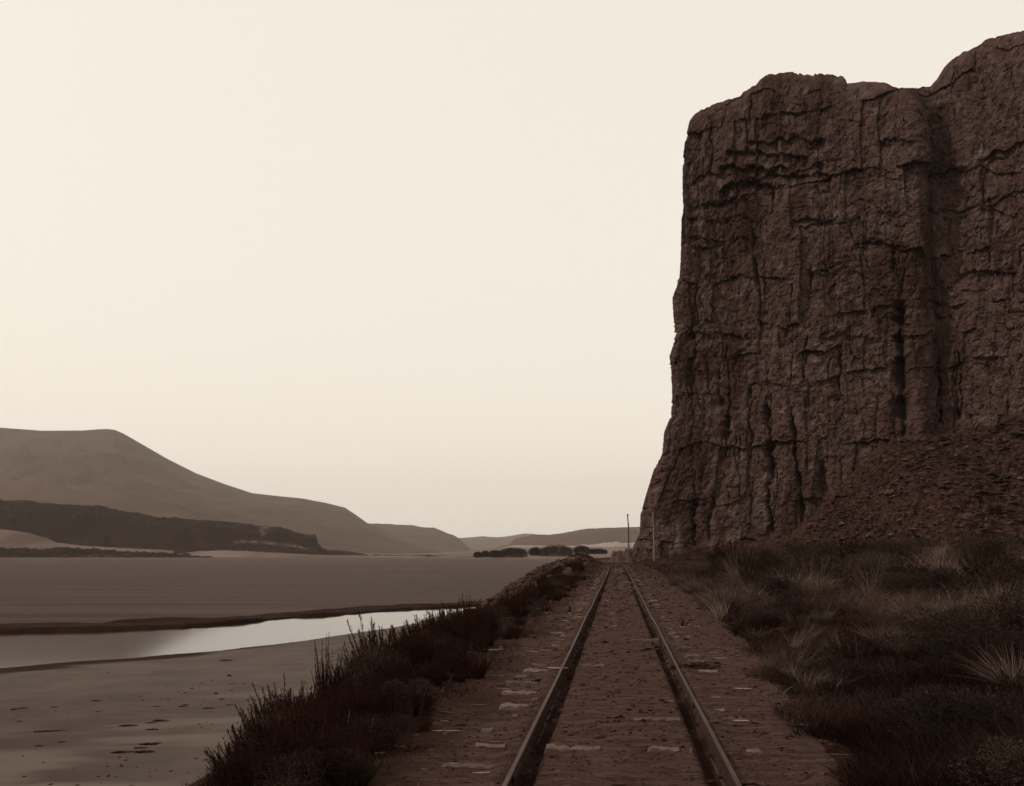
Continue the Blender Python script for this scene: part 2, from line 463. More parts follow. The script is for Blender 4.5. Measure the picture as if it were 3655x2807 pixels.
ridge('hill', [(-900, 1440), (-400, 1500), (42, 1530), (150, 1538), (300, 1537), (350, 1533), (380, 1532), (410, 1535), (440, 1548), (470, 1565), (600, 1640), (700, 1690), (800, 1728), (900, 1761), (1000, 1772), (1080, 1780), (1160, 1795), (1230, 1812), (1270, 1838), (1310, 1867), (1400, 1905), (1500, 1950), (1560, 1975)], 5000, 0, 'hill', foot=0.5, prof=1.15, nx=600, nr=90, namp=0.07, nscale=190, seed=9)
ridge('hill', [(-500, 1722), (42, 1738), (150, 1731), (230, 1736), (310, 1758), (400, 1768), (500, 1778), (600, 1795), (640, 1800), (690, 1822), (720, 1842), (800, 1880), (950, 1940), (1000, 1975)], 3300, 0, 'hill', foot=0.8, seed=11)
ridge('dune', [(1760, 1966), (1800, 1953), (1850, 1947), (1960, 1949), (2050, 1949), (2080, 1944), (2120, 1945), (2150, 1939), (2200, 1935), (2230, 1939), (2275, 1936), (2500, 1935), (3200, 1938)], 3700, 0, 'dune', foot=0.86, seed=13, rough=1.5)
ridge('river_flat', [(1500, 1978), (1600, 1971), (1680, 1964), (1750, 1958), (1830, 1954), (1900, 1953), (2100, 1952), (2280, 1951), (2900, 1950)], 2600, 0, 'far_sand', foot=0.4, seed=15, rough=1.0)

def bluff_prof(T, C):
    # talus apron, then a columnar wall, then a rounded top
    return np.interp(T, [0, 0.45, 0.62, 0.68, 0.80, 1.0], [0, 0.10, 0.34, 0.74, 0.92, 1.0])
def bluff_stain(px, py, xx, dd):
    s = np.zeros(px.shape)
    for a, b, r in ((945, 1884, 16), (940, 1905, 9), (932, 1895, 8)):
        s = np.maximum(s, np.exp(-(((px - a) / r) ** 2 + ((py - b) / 5.) ** 2) * 1.2))
    s = np.maximum(s, 0.8 * np.exp(-((py - np.interp(px, [820, 880, 960, 1060, 1100], [1938, 1932, 1940, 1950, 1962])) / 3.5) ** 2) * sm(820, 850, px) * sm(1110, 1080, px))
    return np.clip(s * (0.65 + 0.6 * fbm(px / 9, py / 3, 3, 3)), 0, 1)
ridge('basalt_bluff', [(-500, 1770), (42, 1787), (100, 1786), (130, 1795), (200, 1800), (300, 1805), (380, 1809), (390, 1815), (450, 1826), (520, 1837), (570, 1848), (640, 1850), (700, 1856), (790, 1862), (870, 1869), (910, 1876), (960, 1880), (1000, 1882), (1035, 1890), (1050, 1898), (1090, 1908), (1125, 1909), (1131, 1920), (1136, 1940), (1150, 1955), (1170, 1963), (1250, 1969), (1300, 1977)],
      1650, bluff_prof, 'bluff', foot=0.80, nx=1100, nr=110, namp=0.10, nscale=20, stains=bluff_stain, seed=17, rough=1.2)
def slope_stain(px, py, xx, dd): return 0.0 * px
ridge('sand_slope', [(-500, 1840), (42, 1893), (110, 1905), (170, 1922), (205, 1938), (300, 1949), (500, 1960), (620, 1966)], 1290, 0, 'far_sand', foot=0.9, seed=19, rough=0.6)
ridge('shore_rocks', [(-500, 1950), (42, 1957), (100, 1956), (150, 1960), (180, 1957), (230, 1953), (262, 1954), (300, 1958), (330, 1956), (420, 1966), (520, 1970), (600, 1974), (700, 1980), (760, 1988)], 1180, 0, 'bluff', foot=0.95, namp=0.35, nscale=7, nx=700, seed=21, rough=3.0,
      stains=lambda px, py, xx, dd: 0.5 * sm(0.35, 0.6, fbm(px / 14, py / 3, 4, 5)) * sm(1972, 1978, py) * sm(180, 240, px) * sm(520, 420, px))
ridge('sand_spit', [(490, 1992), (560, 1985), (640, 1977), (700, 1969), (760, 1966), (830, 1965), (900, 1969), (1000, 1974), (1090, 1980), (1200, 1983), (1400, 1984), (1520, 1987), (1580, 1991)], 1200, 0, 'far_sand', foot=0.95, seed=23, rough=1.2)
ridge('brush_spit', [(700, 1990), (820, 1982), (980, 1978), (1100, 1976), (1210, 1979), (1400, 1981), (1500, 1983), (1600, 1987)], 1280, 0, 'bluff', foot=0.97, seed=25, rough=3.0, namp=.3, nscale=6)

fx = np.concatenate([np.linspace(-2500, -140, 60), np.linspace(-130, 500, 180), np.linspace(520, 2500, 50)])
fyy = np.geomspace(560, 4200, 150)
GX, GY = np.meshgrid(fx, fyy)
shore = np.interp(GX, [-2500, -140, -95, -60, -33, 10, 45, 120, 300, 2500], [1420, 1420, 1180, 1020, 900, 880, 850, 720, 600, 560]) + 26 * fbm(GX / 60, GX * 0, 4, 31)
dl = GY - shore
GZ = WZ - 1.5 + 2.0 * sm(-25, 40, dl) + 1.6 * sm(10, 260, dl) * (0.6 + 0.8 * fbm(GX / 45, GY / 110, 4, 33))
tag(obj('far_shore', mesh('far_shore', np.stack([GX, GY, GZ], -1), grid_faces(*GX.shape), M['far_sand'], True)), kind='structure')

# ------------------------------------------------------------------ the cliff
ctrl = [(90, 300), (62, 240), (44, 205), (31, 182), (23.5, 166), (20.4, 158), (19.4, 154.5), (19.9, 152.4), (22, 151), (28.5, 149.5), (35.5, 147), (42, 143.5), (48, 141.2), (53.5, 138.0),
        (56.4, 136.4), (58.0, 136.9), (58.9, 138.4), (60.4, 139.2), (62.8, 137.6), (66, 134), (72, 128.5), (84, 121.5), (104, 115.5), (140, 112)]
def catmull(P, n=60):
    P = np.array(P, float)
    Q = np.vstack([2 * P[0] - P[1], P, 2 * P[-1] - P[-2]])
    out = []
    t = np.linspace(0, 1, n, endpoint=False)[:, None]
    for i in range(1, len(Q) - 2):
        a, b, c, d = Q[i - 1], Q[i], Q[i + 1], Q[i + 2]
        out.append(0.5 * (2 * b + (c - a) * t + (2 * a - 5 * b + 4 * c - d) * t ** 2 + (3 * b - a - 3 * c + d) * t ** 3))
    return np.vstack(out + [P[-1:]])
pc = catmull(ctrl)
ac = np.concatenate([[0], np.cumsum(np.hypot(*np.diff(pc, axis=0).T))])
u_corner = ac[np.argmin(np.hypot(pc[:, 0] - 19.4, pc[:, 1] - 154.5))]
u_end = ac[np.argmin(np.hypot(pc[:, 0] - 72, pc[:, 1] - 128.5))]
us = np.concatenate([np.linspace(0, u_corner - 14, 60, endpoint=False), np.arange(u_corner - 14, u_end, 0.105), np.linspace(u_end, ac[-1], 120)])
PX, PY = np.interp(us, ac, pc[:, 0]), np.interp(us, ac, pc[:, 1])
gx, gy = np.gradient(PX, us), np.gradient(PY, us)
kk = np.hanning(61); kk /= kk.sum()
def smooth1(a): return np.convolve(np.pad(a, 30, mode='edge'), kk, 'valid')
gx, gy = smooth1(gx), smooth1(gy)
gl = np.hypot(gx, gy); NX, NY = gy / gl, -gx / gl                   # outward: towards the river and the camera
edge_px = [2256, 2260, 2283, 2286, 2306, 2333, 2356, 2363, 2370, 2383, 2395, 2399, 2396, 2389, 2393, 2411, 2403, 2400, 2425, 2429, 2432, 2441, 2436, 2436, 2453, 2461, 2470]
edge_py = [1990, 1951, 1905, 1838, 1765, 1679, 1639, 1625, 1546, 1512, 1486, 1386, 1326, 1260, 1250, 1193, 1107, 1043, 971, 907, 771, 714, 621, 543, 450, 414, 400]
e_z = CZ + (HZ - np.array(edge_py, float)) / F * 154.5
e_dx = (np.array(edge_px, float) - 2256) / F * 154.5
top_px = [2380, 2455, 2462, 2480, 2520, 2560, 2600, 2635, 2650, 2668, 2690, 2715, 2740, 2790, 2830, 2870, 2940, 3000, 3018, 3024, 3050, 3080, 3130, 3170, 3190, 3210, 3270, 3325, 3345, 3370, 3400, 3430, 3470, 3500, 3520, 3545, 3580, 3610, 3700, 4200]
top_py = [440, 428, 410, 392, 374, 358, 346, 338, 318, 310, 296, 272, 258, 251, 248, 256, 257, 261, 272, 291, 287, 282, 286, 292, 302, 307, 309, 301, 280, 236, 207, 184, 167, 154, 134, 124, 119, 110, 95, 60]
wgt = np.where(us < u_corner, 1.0, np.exp(-np.maximum(us - u_corner - 1.0, 0) / 13.0))
lean = 4.5
topX = PX + wgt * 8.6
topY = PY + lean * 0.9
tpx = CX + topX / topY * F
tpy = np.interp(tpx, top_px, top_py)
HT = CZ + (HZ - tpy) / F * topY
ic = np.argmin(np.abs(us - u_corner))
HT[:ic] = np.minimum(HT[:ic], HT[ic] - np.minimum((u_corner - us[:ic]) * 0.25, 22))
HT = HT + 0.12 * fbm(us / 0.7, us * 0, 3, 81) + 0.16 * fbm(us / 0.35, us * 0, 2, 83) * sm(2830, 2850, tpx) * sm(3020, 3010, tpx)
nv = 640
vv = np.linspace(0, 1, nv)
zb = -6.0
Uu, Vv = np.meshgrid(us, vv)
Zc = zb + (HT[None, :] - zb) * Vv
DX = np.interp(Zc, e_z, e_dx) * wgt[None, :]
zrel = np.clip(Zc / 72., 0, 1.2)
bX = PX[None, :] + DX
bY = PY[None, :] + lean * zrel * np.clip(1.15 - wgt[None, :] * .25, 0, 1)
ppx = CX + bX / bY * F
ppy = HZ - (Zc - CZ) / bY * F
uw = Uu + 0.55 * fbm(Uu / 3, Zc / 5, 3, 91)                            # warped face coordinates
zw = Zc + 0.9 * fbm(Uu / 5, Zc / 4, 3, 93)
face = sm(u_corner - 16, u_corner + 3, Uu) * 0.6 + 0.4
d = 1.1 * fbm(uw / 10., Zc / 30., 3, 95)
rib = 1 - np.abs(fbm(uw / 5.2, Zc / 18., 3, 97)) * 2
d += 0.22 * rib
def blocks(u, z, wd, hgt, seed):
    """stacked columnar blocks: uneven courses, each with its own upright joints"""
    zz_ = z / hgt
    k0 = np.floor(zz_)
    o0 = np.zeros_like(k0)
    cut = k0 + .5 + (_h(k0, o0, o0, seed) - .5) * .8
    li = np.where(zz_ > cut, k0 + 1, k0)
    lo_ = np.where(zz_ > cut, cut, (k0 - 1) + .5 + (_h(k0 - 1, o0, o0, seed) - .5) * .8)
    hi_ = np.where(zz_ > cut, (k0 + 1) + .5 + (_h(k0 + 1, o0, o0, seed) - .5) * .8, cut)
    dzj = np.minimum(zz_ - lo_, hi_ - zz_) * hgt
    uu_ = u / wd + _h(li, o0, o0, seed + 1) * 7
    j0 = np.floor(uu_)
    cu = j0 + .5 + (_h(j0, li, o0, seed + 2) - .5) * .8
    ci = np.where(uu_ > cu, j0 + 1, j0)
    ul = np.where(uu_ > cu, cu, j0 - 1 + .5 + (_h(j0 - 1, li, o0, seed + 2) - .5) * .8)
    uh = np.where(uu_ > cu, j0 + 1 + .5 + (_h(j0 + 1, li, o0, seed + 2) - .5) * .8, cu)
    duj = np.minimum(uu_ - ul, uh - uu_) * wd
    o1 = o0 + 1
    return _h(ci, li, o1, seed + 3), _h(ci, li, o1, seed + 4), (uu_ - (ul + uh) / 2) * wd, (zz_ - (lo_ + hi_) / 2) * hgt, duj, dzj
uw2 = Uu + 0.28 * fbm(Uu / 1.2, Zc / 2.2, 4, 92) + .5 * fbm(Uu / 6, Zc / 9, 2, 94)
zw2 = Zc + 0.45 * fbm(Uu / 1.6, Zc / 3, 4, 96) + 1.2 * fbm(Uu / 9, Zc / 9, 2, 98)
patch = sm(-.35, .45, fbm(Uu / 7., Zc / 9., 3, 99))                     # craggy and plainer parts of the wall
upper = sm(560, 470, ppy + 40 * fbm(Uu / 6, Zc * 0, 2, 89))                # the top band stands in plain upright columns
h1_, h2_, du_, dz_, ju, jz = blocks(uw2, zw2, 3.0, 7.0, 131)
d += (h1_ - .5) * .75 + du_ * (h2_ - .5) * .32 - dz_ * .04
d -= 0.14 * np.exp(-(ju / .09) ** 2) * (h2_ > .4)
uw3 = uw2 + .35 * fbm(Uu / .9, Zc / .9, 4, 88); zw3 = zw2 + .5 * fbm(Uu / 1.0, Zc / .8, 4, 87)
h1_, h2_, du_, dz_, ju, jz = blocks(uw3, zw3, 1.25, 1.9, 141)
d += ((h1_ - .5) * 0.38 + du_ * (h2_ - .5) * .5 + dz_ * (h1_ - .6) * .22) * (.3 + .7 * patch) * (1 - .7 * upper)
d -= (0.07 * np.exp(-(ju / .06) ** 2) + 0.04 * np.exp(-(jz / .07) ** 2)) * (h2_ > .5) * patch
f1, f2, hh, c1, c2 = voro(uw3 / .85, zw3 / .7, 103)
d += ((hh - .5) * .24 + (uw3 / .85 - c1) * (hh - .5) * .3) * (.25 + .75 * sm(-.3, .5, fbm(Uu / 3.5, Zc / 4., 3, 107))) * (1 - .6 * upper)
h1_, h2_, du_, dz_, ju, jz = blocks(uw2 + .1 * fbm(Uu / .5, Zc / .5, 2, 90), zw2, 0.55, 2.4, 151)
d += ((h1_ - .5) * 0.18 + du_ * (h2_ - .5) * .4) * (.6 + .4 * upper)
d += 0.26 * fbm(Uu / 0.9, Zc / 0.8, 5, 109, .65)
# open vertical cracks: (photo x, top y, bottom y, width m, depth m, lean px)
cracks = [(3212, 1080, 1560, 1.3, 3.2, 10), (2595, 1380, 1640, 0.9, 2.0, -10), (2560, 1330, 1450, 0.7, 1.4, 0), (2735, 1440, 1900, 0.75, 2.4, 18), (2820, 1460, 1900, 0.5, 1.6, 45), (2676, 1380, 1640, 0.35, 1.0, 0),
          (2935, 1650, 1770, 0.9, 1.6, 0), (2475, 1180, 1400, 0.7, 1.3, -6), (2520, 1300, 1420, 0.7, 1.3, 10), (2685, 820, 1020, 0.5, 1.2, 10), (2700, 980, 1180, 0.3, .8, 6), (3190, 880, 1010, .5, 1.0, 6), 
          (3235, 900, 1060, .3, .7, -20), (3345, 1280, 1520, .6, 1.6, 10), (3420, 1380, 1500, .7, 1.4, 0), (2540, 1780, 1930, .6, 1.2, 0), (2480, 1800, 1990, .8, 1.2, 6), (3000, 1250, 1480, .3, .9, 4), (2880, 1200, 1300, .3, .8, 0)]
rr_ = random.Random(5)
for k in range(90):
    a = rr_.uniform(2440, 3640); b = rr_.uniform(280, 1800)
    cracks.append((a, b, b + rr_.uniform(50, 260), rr_.uniform(.12, .34), rr_.uniform(.2, .7), rr_.uniform(-14, 14)))
m2 = bY / F                                                            # metres per photo pixel on the face
_q = np.linspace(0, 3000, 1500)
for (a, t0, t1, wd, dp, ln) in cracks:
    mk_ = (np.abs(ppx - a) < abs(ln) + 30 + wd * 30) & (ppy > t0 - 20) & (ppy < t1 + 20)
    qx, qy = ppx[mk_], ppy[mk_]
    wob = np.interp(qy, _q, fbm(_q / 60., _q * 0 + a, 5, 111, .6))
    wv_ = np.interp(qy, _q, np.clip(.72 + .6 * fbm(_q / 38., _q * 0 + a + 50, 4, 112), .34, 1.3))
    e = np.abs(qx - (a + ln * (qy - t0) / (t1 - t0) + 11 * wob)) * m2[mk_]
    d[mk_] -= dp * np.minimum(wv_ * 1.1, 1) * np.exp(-(e / (wd * .55 * wv_ + .03)) ** 2) * sm(t0 - 15, t0 + 20, qy) * sm(t1 + 15, t1 - 20, qy)
# overhung ledges: (x0, x1, y of the lip, depth m, height of the hollow px)
ledges = [(2660, 2960, 512, 1.3, 60), (2590, 2900, 560, 1.4, 55), (2560, 2830, 612, 1.7, 50), (2640, 2980, 640, 1.2, 40), (2560, 2780, 668, 2.0, 60), (2830, 2960, 610, 1.0, 40), (3120, 3260, 520, 1.0, 45), (2470, 2640, 640, .8, 35),
          (2440, 2700, 735, .6, 30), (2440, 2720, 790, .6, 30), (2820, 3000, 806, 0.9, 30), (2430, 2600, 850, .6, 28), (3040, 3240, 880, .9, 40), (2860, 3100, 980, .6, 30), (2430, 2700, 1200, .7, 40), (3280, 3600, 760, .7, 35), (3400, 3640, 620, .7, 40), (3420, 3640, 980, .8, 40), (2900, 3130, 1210, .6, 34)]
for k in range(42):
    a = rr_.uniform(2430, 3600); b = rr_.uniform(380, 1700)
    ledges.append((a, a + rr_.uniform(40, 190), b, rr_.uniform(.08, .30), rr_.uniform(8, 20)))
_q = np.linspace(2000, 4000, 1600)
for (x0, x1, yl, dp, hg) in ledges:
    lipq = yl + 16 * fbm(_q / 45., _q * 0 + yl, 4, 113) + 10 * (voro(_q / 30., _q * 0 + yl, 115)[2] - .5) - 14 * np.clip(1 - ((_q - (x0 + x1) / 2) / ((x1 - x0) / 2)) ** 2, 0, 1)
    mk_ = (ppx > x0) & (ppx < x1) & (np.abs(ppy - yl) < hg + 50)
    qx = ppx[mk_]
    q = ppy[mk_] - np.interp(qx, _q, lipq)
    d[mk_] -= .65 * dp * sm(-3, 2, q) * sm(hg, hg * .35, q) * sm(x0, x0 + 25, qx) * sm(x1, x1 - 25, qx)
d = d * face
cap = sm(0, 5, HT[None, :] - Zc)                                       # quiet towards the rim so the skyline stays put
d = d * (0.25 + 0.75 * cap) - 0.45 * (1 - sm(0, 1.6, HT[None, :] - Zc)) ** 2
for it in range(2):                                                    # keep the river-side edge on its measured line, roughness left in
    near_ = (us > u_corner - 16) & (us < u_corner + 14)
    qx = (bX + NX[None, :] * d)[:, near_]; qy = (bY + NY[None, :] * d)[:, near_]
    ang = np.where(Zc[:, near_] < HT[None, near_] - .05, qx / qy, 9)
    j = ang.argmin(1)
    ax_ = ang[np.arange(nv), j]; yy_ = qy[np.arange(nv), j]; zz_ = Zc[:, near_][np.arange(nv), j]
    want = np.interp(zz_, e_z, (np.array(edge_px, float) - CX) / F)
    ok_ = ang.min(1) < 5
    cor = np.where(ok_, np.clip((want - ax_) * yy_, -4, 4), 0)
    cor[~ok_] = cor[ok_][-1]
    cor = np.convolve(np.pad(cor, 3, mode='edge'), np.hanning(9)[1:-1] / np.hanning(9).sum(), 'valid')
    bX = bX + cor[:, None] * np.where(us < u_corner + 2, 1, np.exp(-np.maximum(us - u_corner - 2, 0) / 9.0))[None, :]
cX, cY = bX + NX[None, :] * d, bY + NY[None, :] * d
# pale streaks and lichen
stain = np.zeros_like(d)
streaks = [(2834, 635, 690, 5, 1.6), (2613, 690, 712, 5, .9), (2450, 1380, 1480, 28, .5), (2500, 1360, 1440, 20, .4), (3205, 540, 700, 14, .3), (3228, 660, 720, 12, .4), (2425, 1840, 1960, 18, .7), (2830, 510, 560, 60, .28), (2720, 1790, 1880, 40, .3), (3180, 800, 860, 60, .35), (2900, 800, 850, 30, .25),
           (3510, 520, 590, 8, .5), (2540, 1460, 1500, 26, .4), (2440, 1500, 1550, 30, .3)]
for (a, t0, t1, wd, st) in streaks:
    ctr = a - 0.10 * (ppy - t0) * (wd < 8)
    stain = np.maximum(stain, st * np.exp(-((ppx - ctr) / wd) ** 2) * sm(t0 - 6, t0 + 6, ppy) * sm(t1 + 6, t1 - 8, ppy) * (np.clip(0.7 + 0.8 * fbm(Uu / .35, Zc / 3., 3, 117), 0, 1) if wd > 8 else 1))
stain = np.clip(np.maximum(stain, 0.22 * sm(.45, .8, fbm(Uu / 2.2, Zc / 1.6, 4, 119))), 0, 1)
varn = 0.6 * sm(.05, .6, fbm(Uu / 4., Zc / 14., 4, 121))
# the flat top behind the rim
rim = np.stack([cX[-1], cY[-1], Zc[-1]], -1)
capr = []
for back, dz in ((1.2, -0.1), (4, -0.5), (12, -1.8), (30, -6), (60, -16)):
    capr.append(np.stack([rim[:, 0] + back * np.where(us < u_corner, .8, .25), rim[:, 1] + back * np.where(us < u_corner, .1, .95), rim[:, 2] + dz], -1))
CV = np.concatenate([np.stack([cX, cY, Zc], -1)] + [c[None] for c in capr])
e0 = np.zeros((5, len(us)))
me = mesh('cliff', CV, grid_faces(CV.shape[0], CV.shape[1]), M['basalt'], False, {'stain': np.vstack([stain, e0]), 'varnish': np.vstack([varn, e0])})
tag(obj('cliff', me), kind='structure')

# ------------------------------------------------------------------ railway
track = empty('railway_track', (float(tcx(8.0)), 8.0, 0.0))
tag(track, 'single railway track running straight ahead and bending right behind the cliff', 'railway track')
O = np.array(track.location)
prof = [(-.045, -.10), (-.045, -.076), (-.009, -.062), (-.008, .048), (-.019, .056), (-.020, .074), (-.015, .081), (.015, .081), (.020, .074), (.019, .056), (.008, .048), (.009, -.062), (.045, -.076), (.045, -.10)]
GA = 0.762 + .03
def path(y): return np.array([tcx(y), y])
def sweep_rail(y0, y1, side):
    n_ = max(3, int((y1 - y0) / (0.9 if y0 < 80 else 0.45)))
    ys = np.linspace(y0, y1, n_)
    p = np.stack([tcx(ys), ys], -1)
    tg = np.stack([tcx(ys + .2) - tcx(ys - .2), np.full(n_, .4)], -1); tg /= np.linalg.norm(tg, axis=1)[:, None]
    nr = np.stack([tg[:, 1], -tg[:, 0]], -1)
    kink = 0.006 * np.sin((ys - y0) / (y1 - y0) * math.pi) * (1 if (int(y0 * 7) % 2) else -1)
    zz = 0.006 * np.sin(ys * .9 + side) + 0.006 * fbm(ys / 4, ys * 0, 2, 5)
    V = []
    for (a, b) in prof:
        V.append(np.stack([p[:, 0] + nr[:, 0] * (side * GA + a + kink), p[:, 1] + nr[:, 1] * (side * GA + a + kink), b + zz], -1))
    V = np.stack(V, 1) - O
    m_ = len(prof)
    i = np.arange(n_ * m_).reshape(n_, m_)
    j = np.roll(i, -1, 1)
    Fq = np.stack([i[:-1], j[:-1], j[1:], i[1:]], -1).reshape(-1, 4)
    me = mesh('rail', V.reshape(-1, 3), Fq, M['steel'], False)
    me.materials.append(M['worn'])
    mi = np.tile(np.isin(np.arange(m_), (6, 7)), n_ - 1).astype(np.int32)
    me.polygons.foreach_set('material_index', mi)
    return me
RL = 6.4
for side, off in ((-1, 0.9), (1, -2.1)):
    y0 = off - 6.4
    while y0 < 300:
        a, b = max(y0, 0.3), y0 + RL - 0.008
        if b > a + 1:
            r = obj('rail', sweep_rail(a, b, side), track)
            if 4 < b < 60:                                            # joint bars at the rail end
                for q in (-1, 1):
                    yb = b + .004
                    c = np.array([tcx(yb) + side * GA + q * 0.018, yb])
                    bxv = np.array([(sx * .007, sy * .26, .0 + (sz + 1) * .022) for sx in (-1, 1) for sy in (-1, 1) for sz in (-1, 1)], float)
                    bxv[:, 0] += bxv[:, 1] * .108
                    bxv += np.array([c[0], c[1], 0]) - O
                    obj('joint_bar', mesh('joint_bar', bxv, [(0, 1, 3, 2), (4, 6, 7, 5), (0, 4, 5, 1), (2, 3, 7, 6), (0, 2, 6, 4), (1, 5, 7, 3)], M['steel']), r)
        y0 += RL

ties = [3.7, 4.4, 5.1, 5.85, 6.6, 7.38, 8.15, 8.9, 9.68, 10.3, 10.8, 11.3, 12.1, 12.8]
while ties[-1] < 205: ties.append(ties[-1] + .71 + random.uniform(-.06, .06))
expo = {7.38: [(-1.40, -.9, 1.3)], 8.15: [(-1.36, -.95, 1), (-.66, -.15, .8), (.19, .60, .8), (.98, 1.22, 1)], 9.68: [(-1.17, -.95, .6), (.1, .60, .9), (.91, 1.25, .8)], 10.3: [(-1.32, -.95, 1.2), (.95, 1.27, .8)],
        11.3: [(-1.42, -.95, 1.2)], 12.1: [(-1.5, -.98, 1.2)], 8.9: [(-1.3, -1.15, .4)], 10.8: [(-1.0, -.92, .5), (.5, .62, .5)]}
def tie_mesh(yc, segs, n_):
    st = np.linspace(-1.42, 1.42, n_)
    up = np.full(n_, -0.13)
    for (a, b, s_) in segs:
        up = np.maximum(up, np.where((st > a) & (st < b) & (fbm(st / .16, st * 0 + yc * 7, 3, 11) > -.8), 0.015 + 0.009 * s_ + .010 * np.sqrt(np.clip(4 * (st - a) * (b - st) / (b - a) ** 2, 0, 1)) + .006 * fbm(st / .12, st * 0 + yc * 3, 3, 7), -.13))
    up = up + 0.006 * R.standard_normal(n_) * (up > -.1)
    wv = 0.055 + 0.03 * fbm(st / .3, st * 0 + yc, 3, int(yc * 10)) 
    cen = 0.006 * fbm(st / .9, st * 0 + yc, 2, int(yc * 13)) + random.uniform(-.02, .02)
    skew = random.uniform(-.02, .02)
    rows = []
    for k, cc in enumerate((-1, -.55, 0, .5, 1)):
        dz = np.where(np.abs(cc) == 1, -0.010, 0) + 0.007 * R.standard_normal(n_)
        rows.append(np.stack([st, cen + cc * wv + skew * st, up + dz], -1))
    rows = [np.stack([st, cen - wv * 1.02 + skew * st, np.full(n_, -.20)], -1)] + rows + [np.stack([st, cen + wv * 1.02 + skew * st, np.full(n_, -.20)], -1)]
    return mesh('sleeper', np.stack(rows, 0).reshape(-1, 3), grid_faces(7, n_), M['wood'], False)
for yc in ties:
    if yc in expo: segs = expo[yc]
    else:
        segs = []
        if random.random() < .8:
            a = random.uniform(-1.4, -1.15); segs.append((a, a + random.uniform(.15, .45), random.uniform(.2, 1)))
        if random.random() < .65:
            a = random.uniform(.92, 1.1); segs.append((a, a + random.uniform(.12, .4), random.uniform(.2, .9)))
        if random.random() < .2 or yc > 75:
            a = random.uniform(-.55, .2); segs.append((a, a + random.uniform(.2, .6), .3))
    th = math.atan2(float(tcx(yc + .3) - tcx(yc - .3)), .6)
    t_ = obj('sleeper', tie_mesh(yc, segs, 58 if yc < 20 else (30 if yc < 60 else 16)), track, (float(tcx(yc)) - O[0], yc - O[1], 0), -th)
    if yc < 26:                                                       # spikes on the near sleepers
        for sd in (-1, 1):
            for q in (-1, 1):
                hx, hy = sd * GA + q * .058, random.uniform(-.05, .05)
                v_ = np.array([(hx - .016, hy - .012, -.04), (hx + .016, hy - .012, -.04), (hx + .016, hy + .012, -.04), (hx - .016, hy + .012, -.04), (hx - .012, hy - .009, -.012), (hx + .012, hy - .009, -.012), (hx + .012, hy + .009, -.012), (hx - .012, hy + .009, -.012)])
                obj('spike', mesh('spike', v_, [(4, 5, 6, 7), (0, 1, 5, 4), (1, 2, 6, 5), (2, 3, 7, 6), (3, 0, 4, 7)], M['steel']), t_)

# ------------------------------------------------------------------ telegraph poles
def tube(pts, rad, seg=9, cap=True):
    P = np.array(pts, float); n_ = len(P)
    rad = np.broadcast_to(np.asarray(rad, float), (n_,))
    tg = np.gradient(P, axis=0); tg /= np.linalg.norm(tg, axis=1)[:, None]
    ref = np.where(np.abs(tg[:, 2:3]) > .9, [[1., 0, 0]], [[0, 0, 1.]])
    a = np.cross(tg, ref); a /= np.linalg.norm(a, axis=1)[:, None]
    b = np.cross(tg, a)
    th = np.linspace(0, 2 * math.pi, seg, endpoint=False)
    V = P[:, None] + rad[:, None, None] * (np.cos(th)[None, :, None] * a[:, None] + np.sin(th)[None, :, None] * b[:, None])
    i = np.arange(n_ * seg).reshape(n_, seg); j = np.roll(i, -1, 1)
    Fq = np.stack([i[:-1], j[:-1], j[1:], i[1:]], -1).reshape(-1, 4)
    return V.reshape(-1, 3), Fq
def pole(px, y, ytop, dx, seed, label, mt='pole'):
    x = (px - CX) / F * y
    g = float(zt(x, y))
    h = CZ + (HZ - ytop) / F * y - g
    e = empty('telegraph_pole', (x, y, g))
    tag(e, label, 'telegraph pole', 'telegraph poles at the bend below the cliff')
    zs = np.linspace(-.4, h, 16)
    pts = [(dx * (z / h) + 0.05 * math.sin(z * 1.3 + seed) * (z / h), 0.03 * math.sin(z + seed), z) for z in zs]
    V, Fq = tube(pts, np.linspace(.135, .10, 16) * (1 + .1 * R.standard_normal(16)), 9)
    obj('shaft', mesh('shaft', V, Fq, M[mt], True), e)
    tx, tz = dx + pts[-1][0] - dx, h
    V, Fq = tube([(tx, 0, tz - .02), (tx, 0, tz + .03)], [.095, .05], 9)
    obj('pole_top', mesh('pole_top', V, Fq, M['pole'], True), e)
    V, Fq = tube([(tx + .05, -.05, tz - .28), (tx + .16, -.08, tz - .24), (tx + .17, -.08, tz - .12)], .022, 6)
    obj('bracket', mesh('bracket', V, Fq, M['steel'], True), e)
    V, Fq = tube([(tx + .17, -.08, tz - .13), (tx + .17, -.08, tz - .05), (tx + .17, -.08, tz + .0)], [.05, .045, .02], 8)
    obj('insulator', mesh('insulator', V, Fq, M['drift'], True), e)
    return e
pole(2246, 152, 1836, -.22, 1.0, 'bare wooden telegraph pole standing clear against the sky left of the cliff')
pole(2335, 138, 1830, -.12, 2.4, 'pale wooden telegraph pole standing in front of the dark cliff foot', 'pole2')

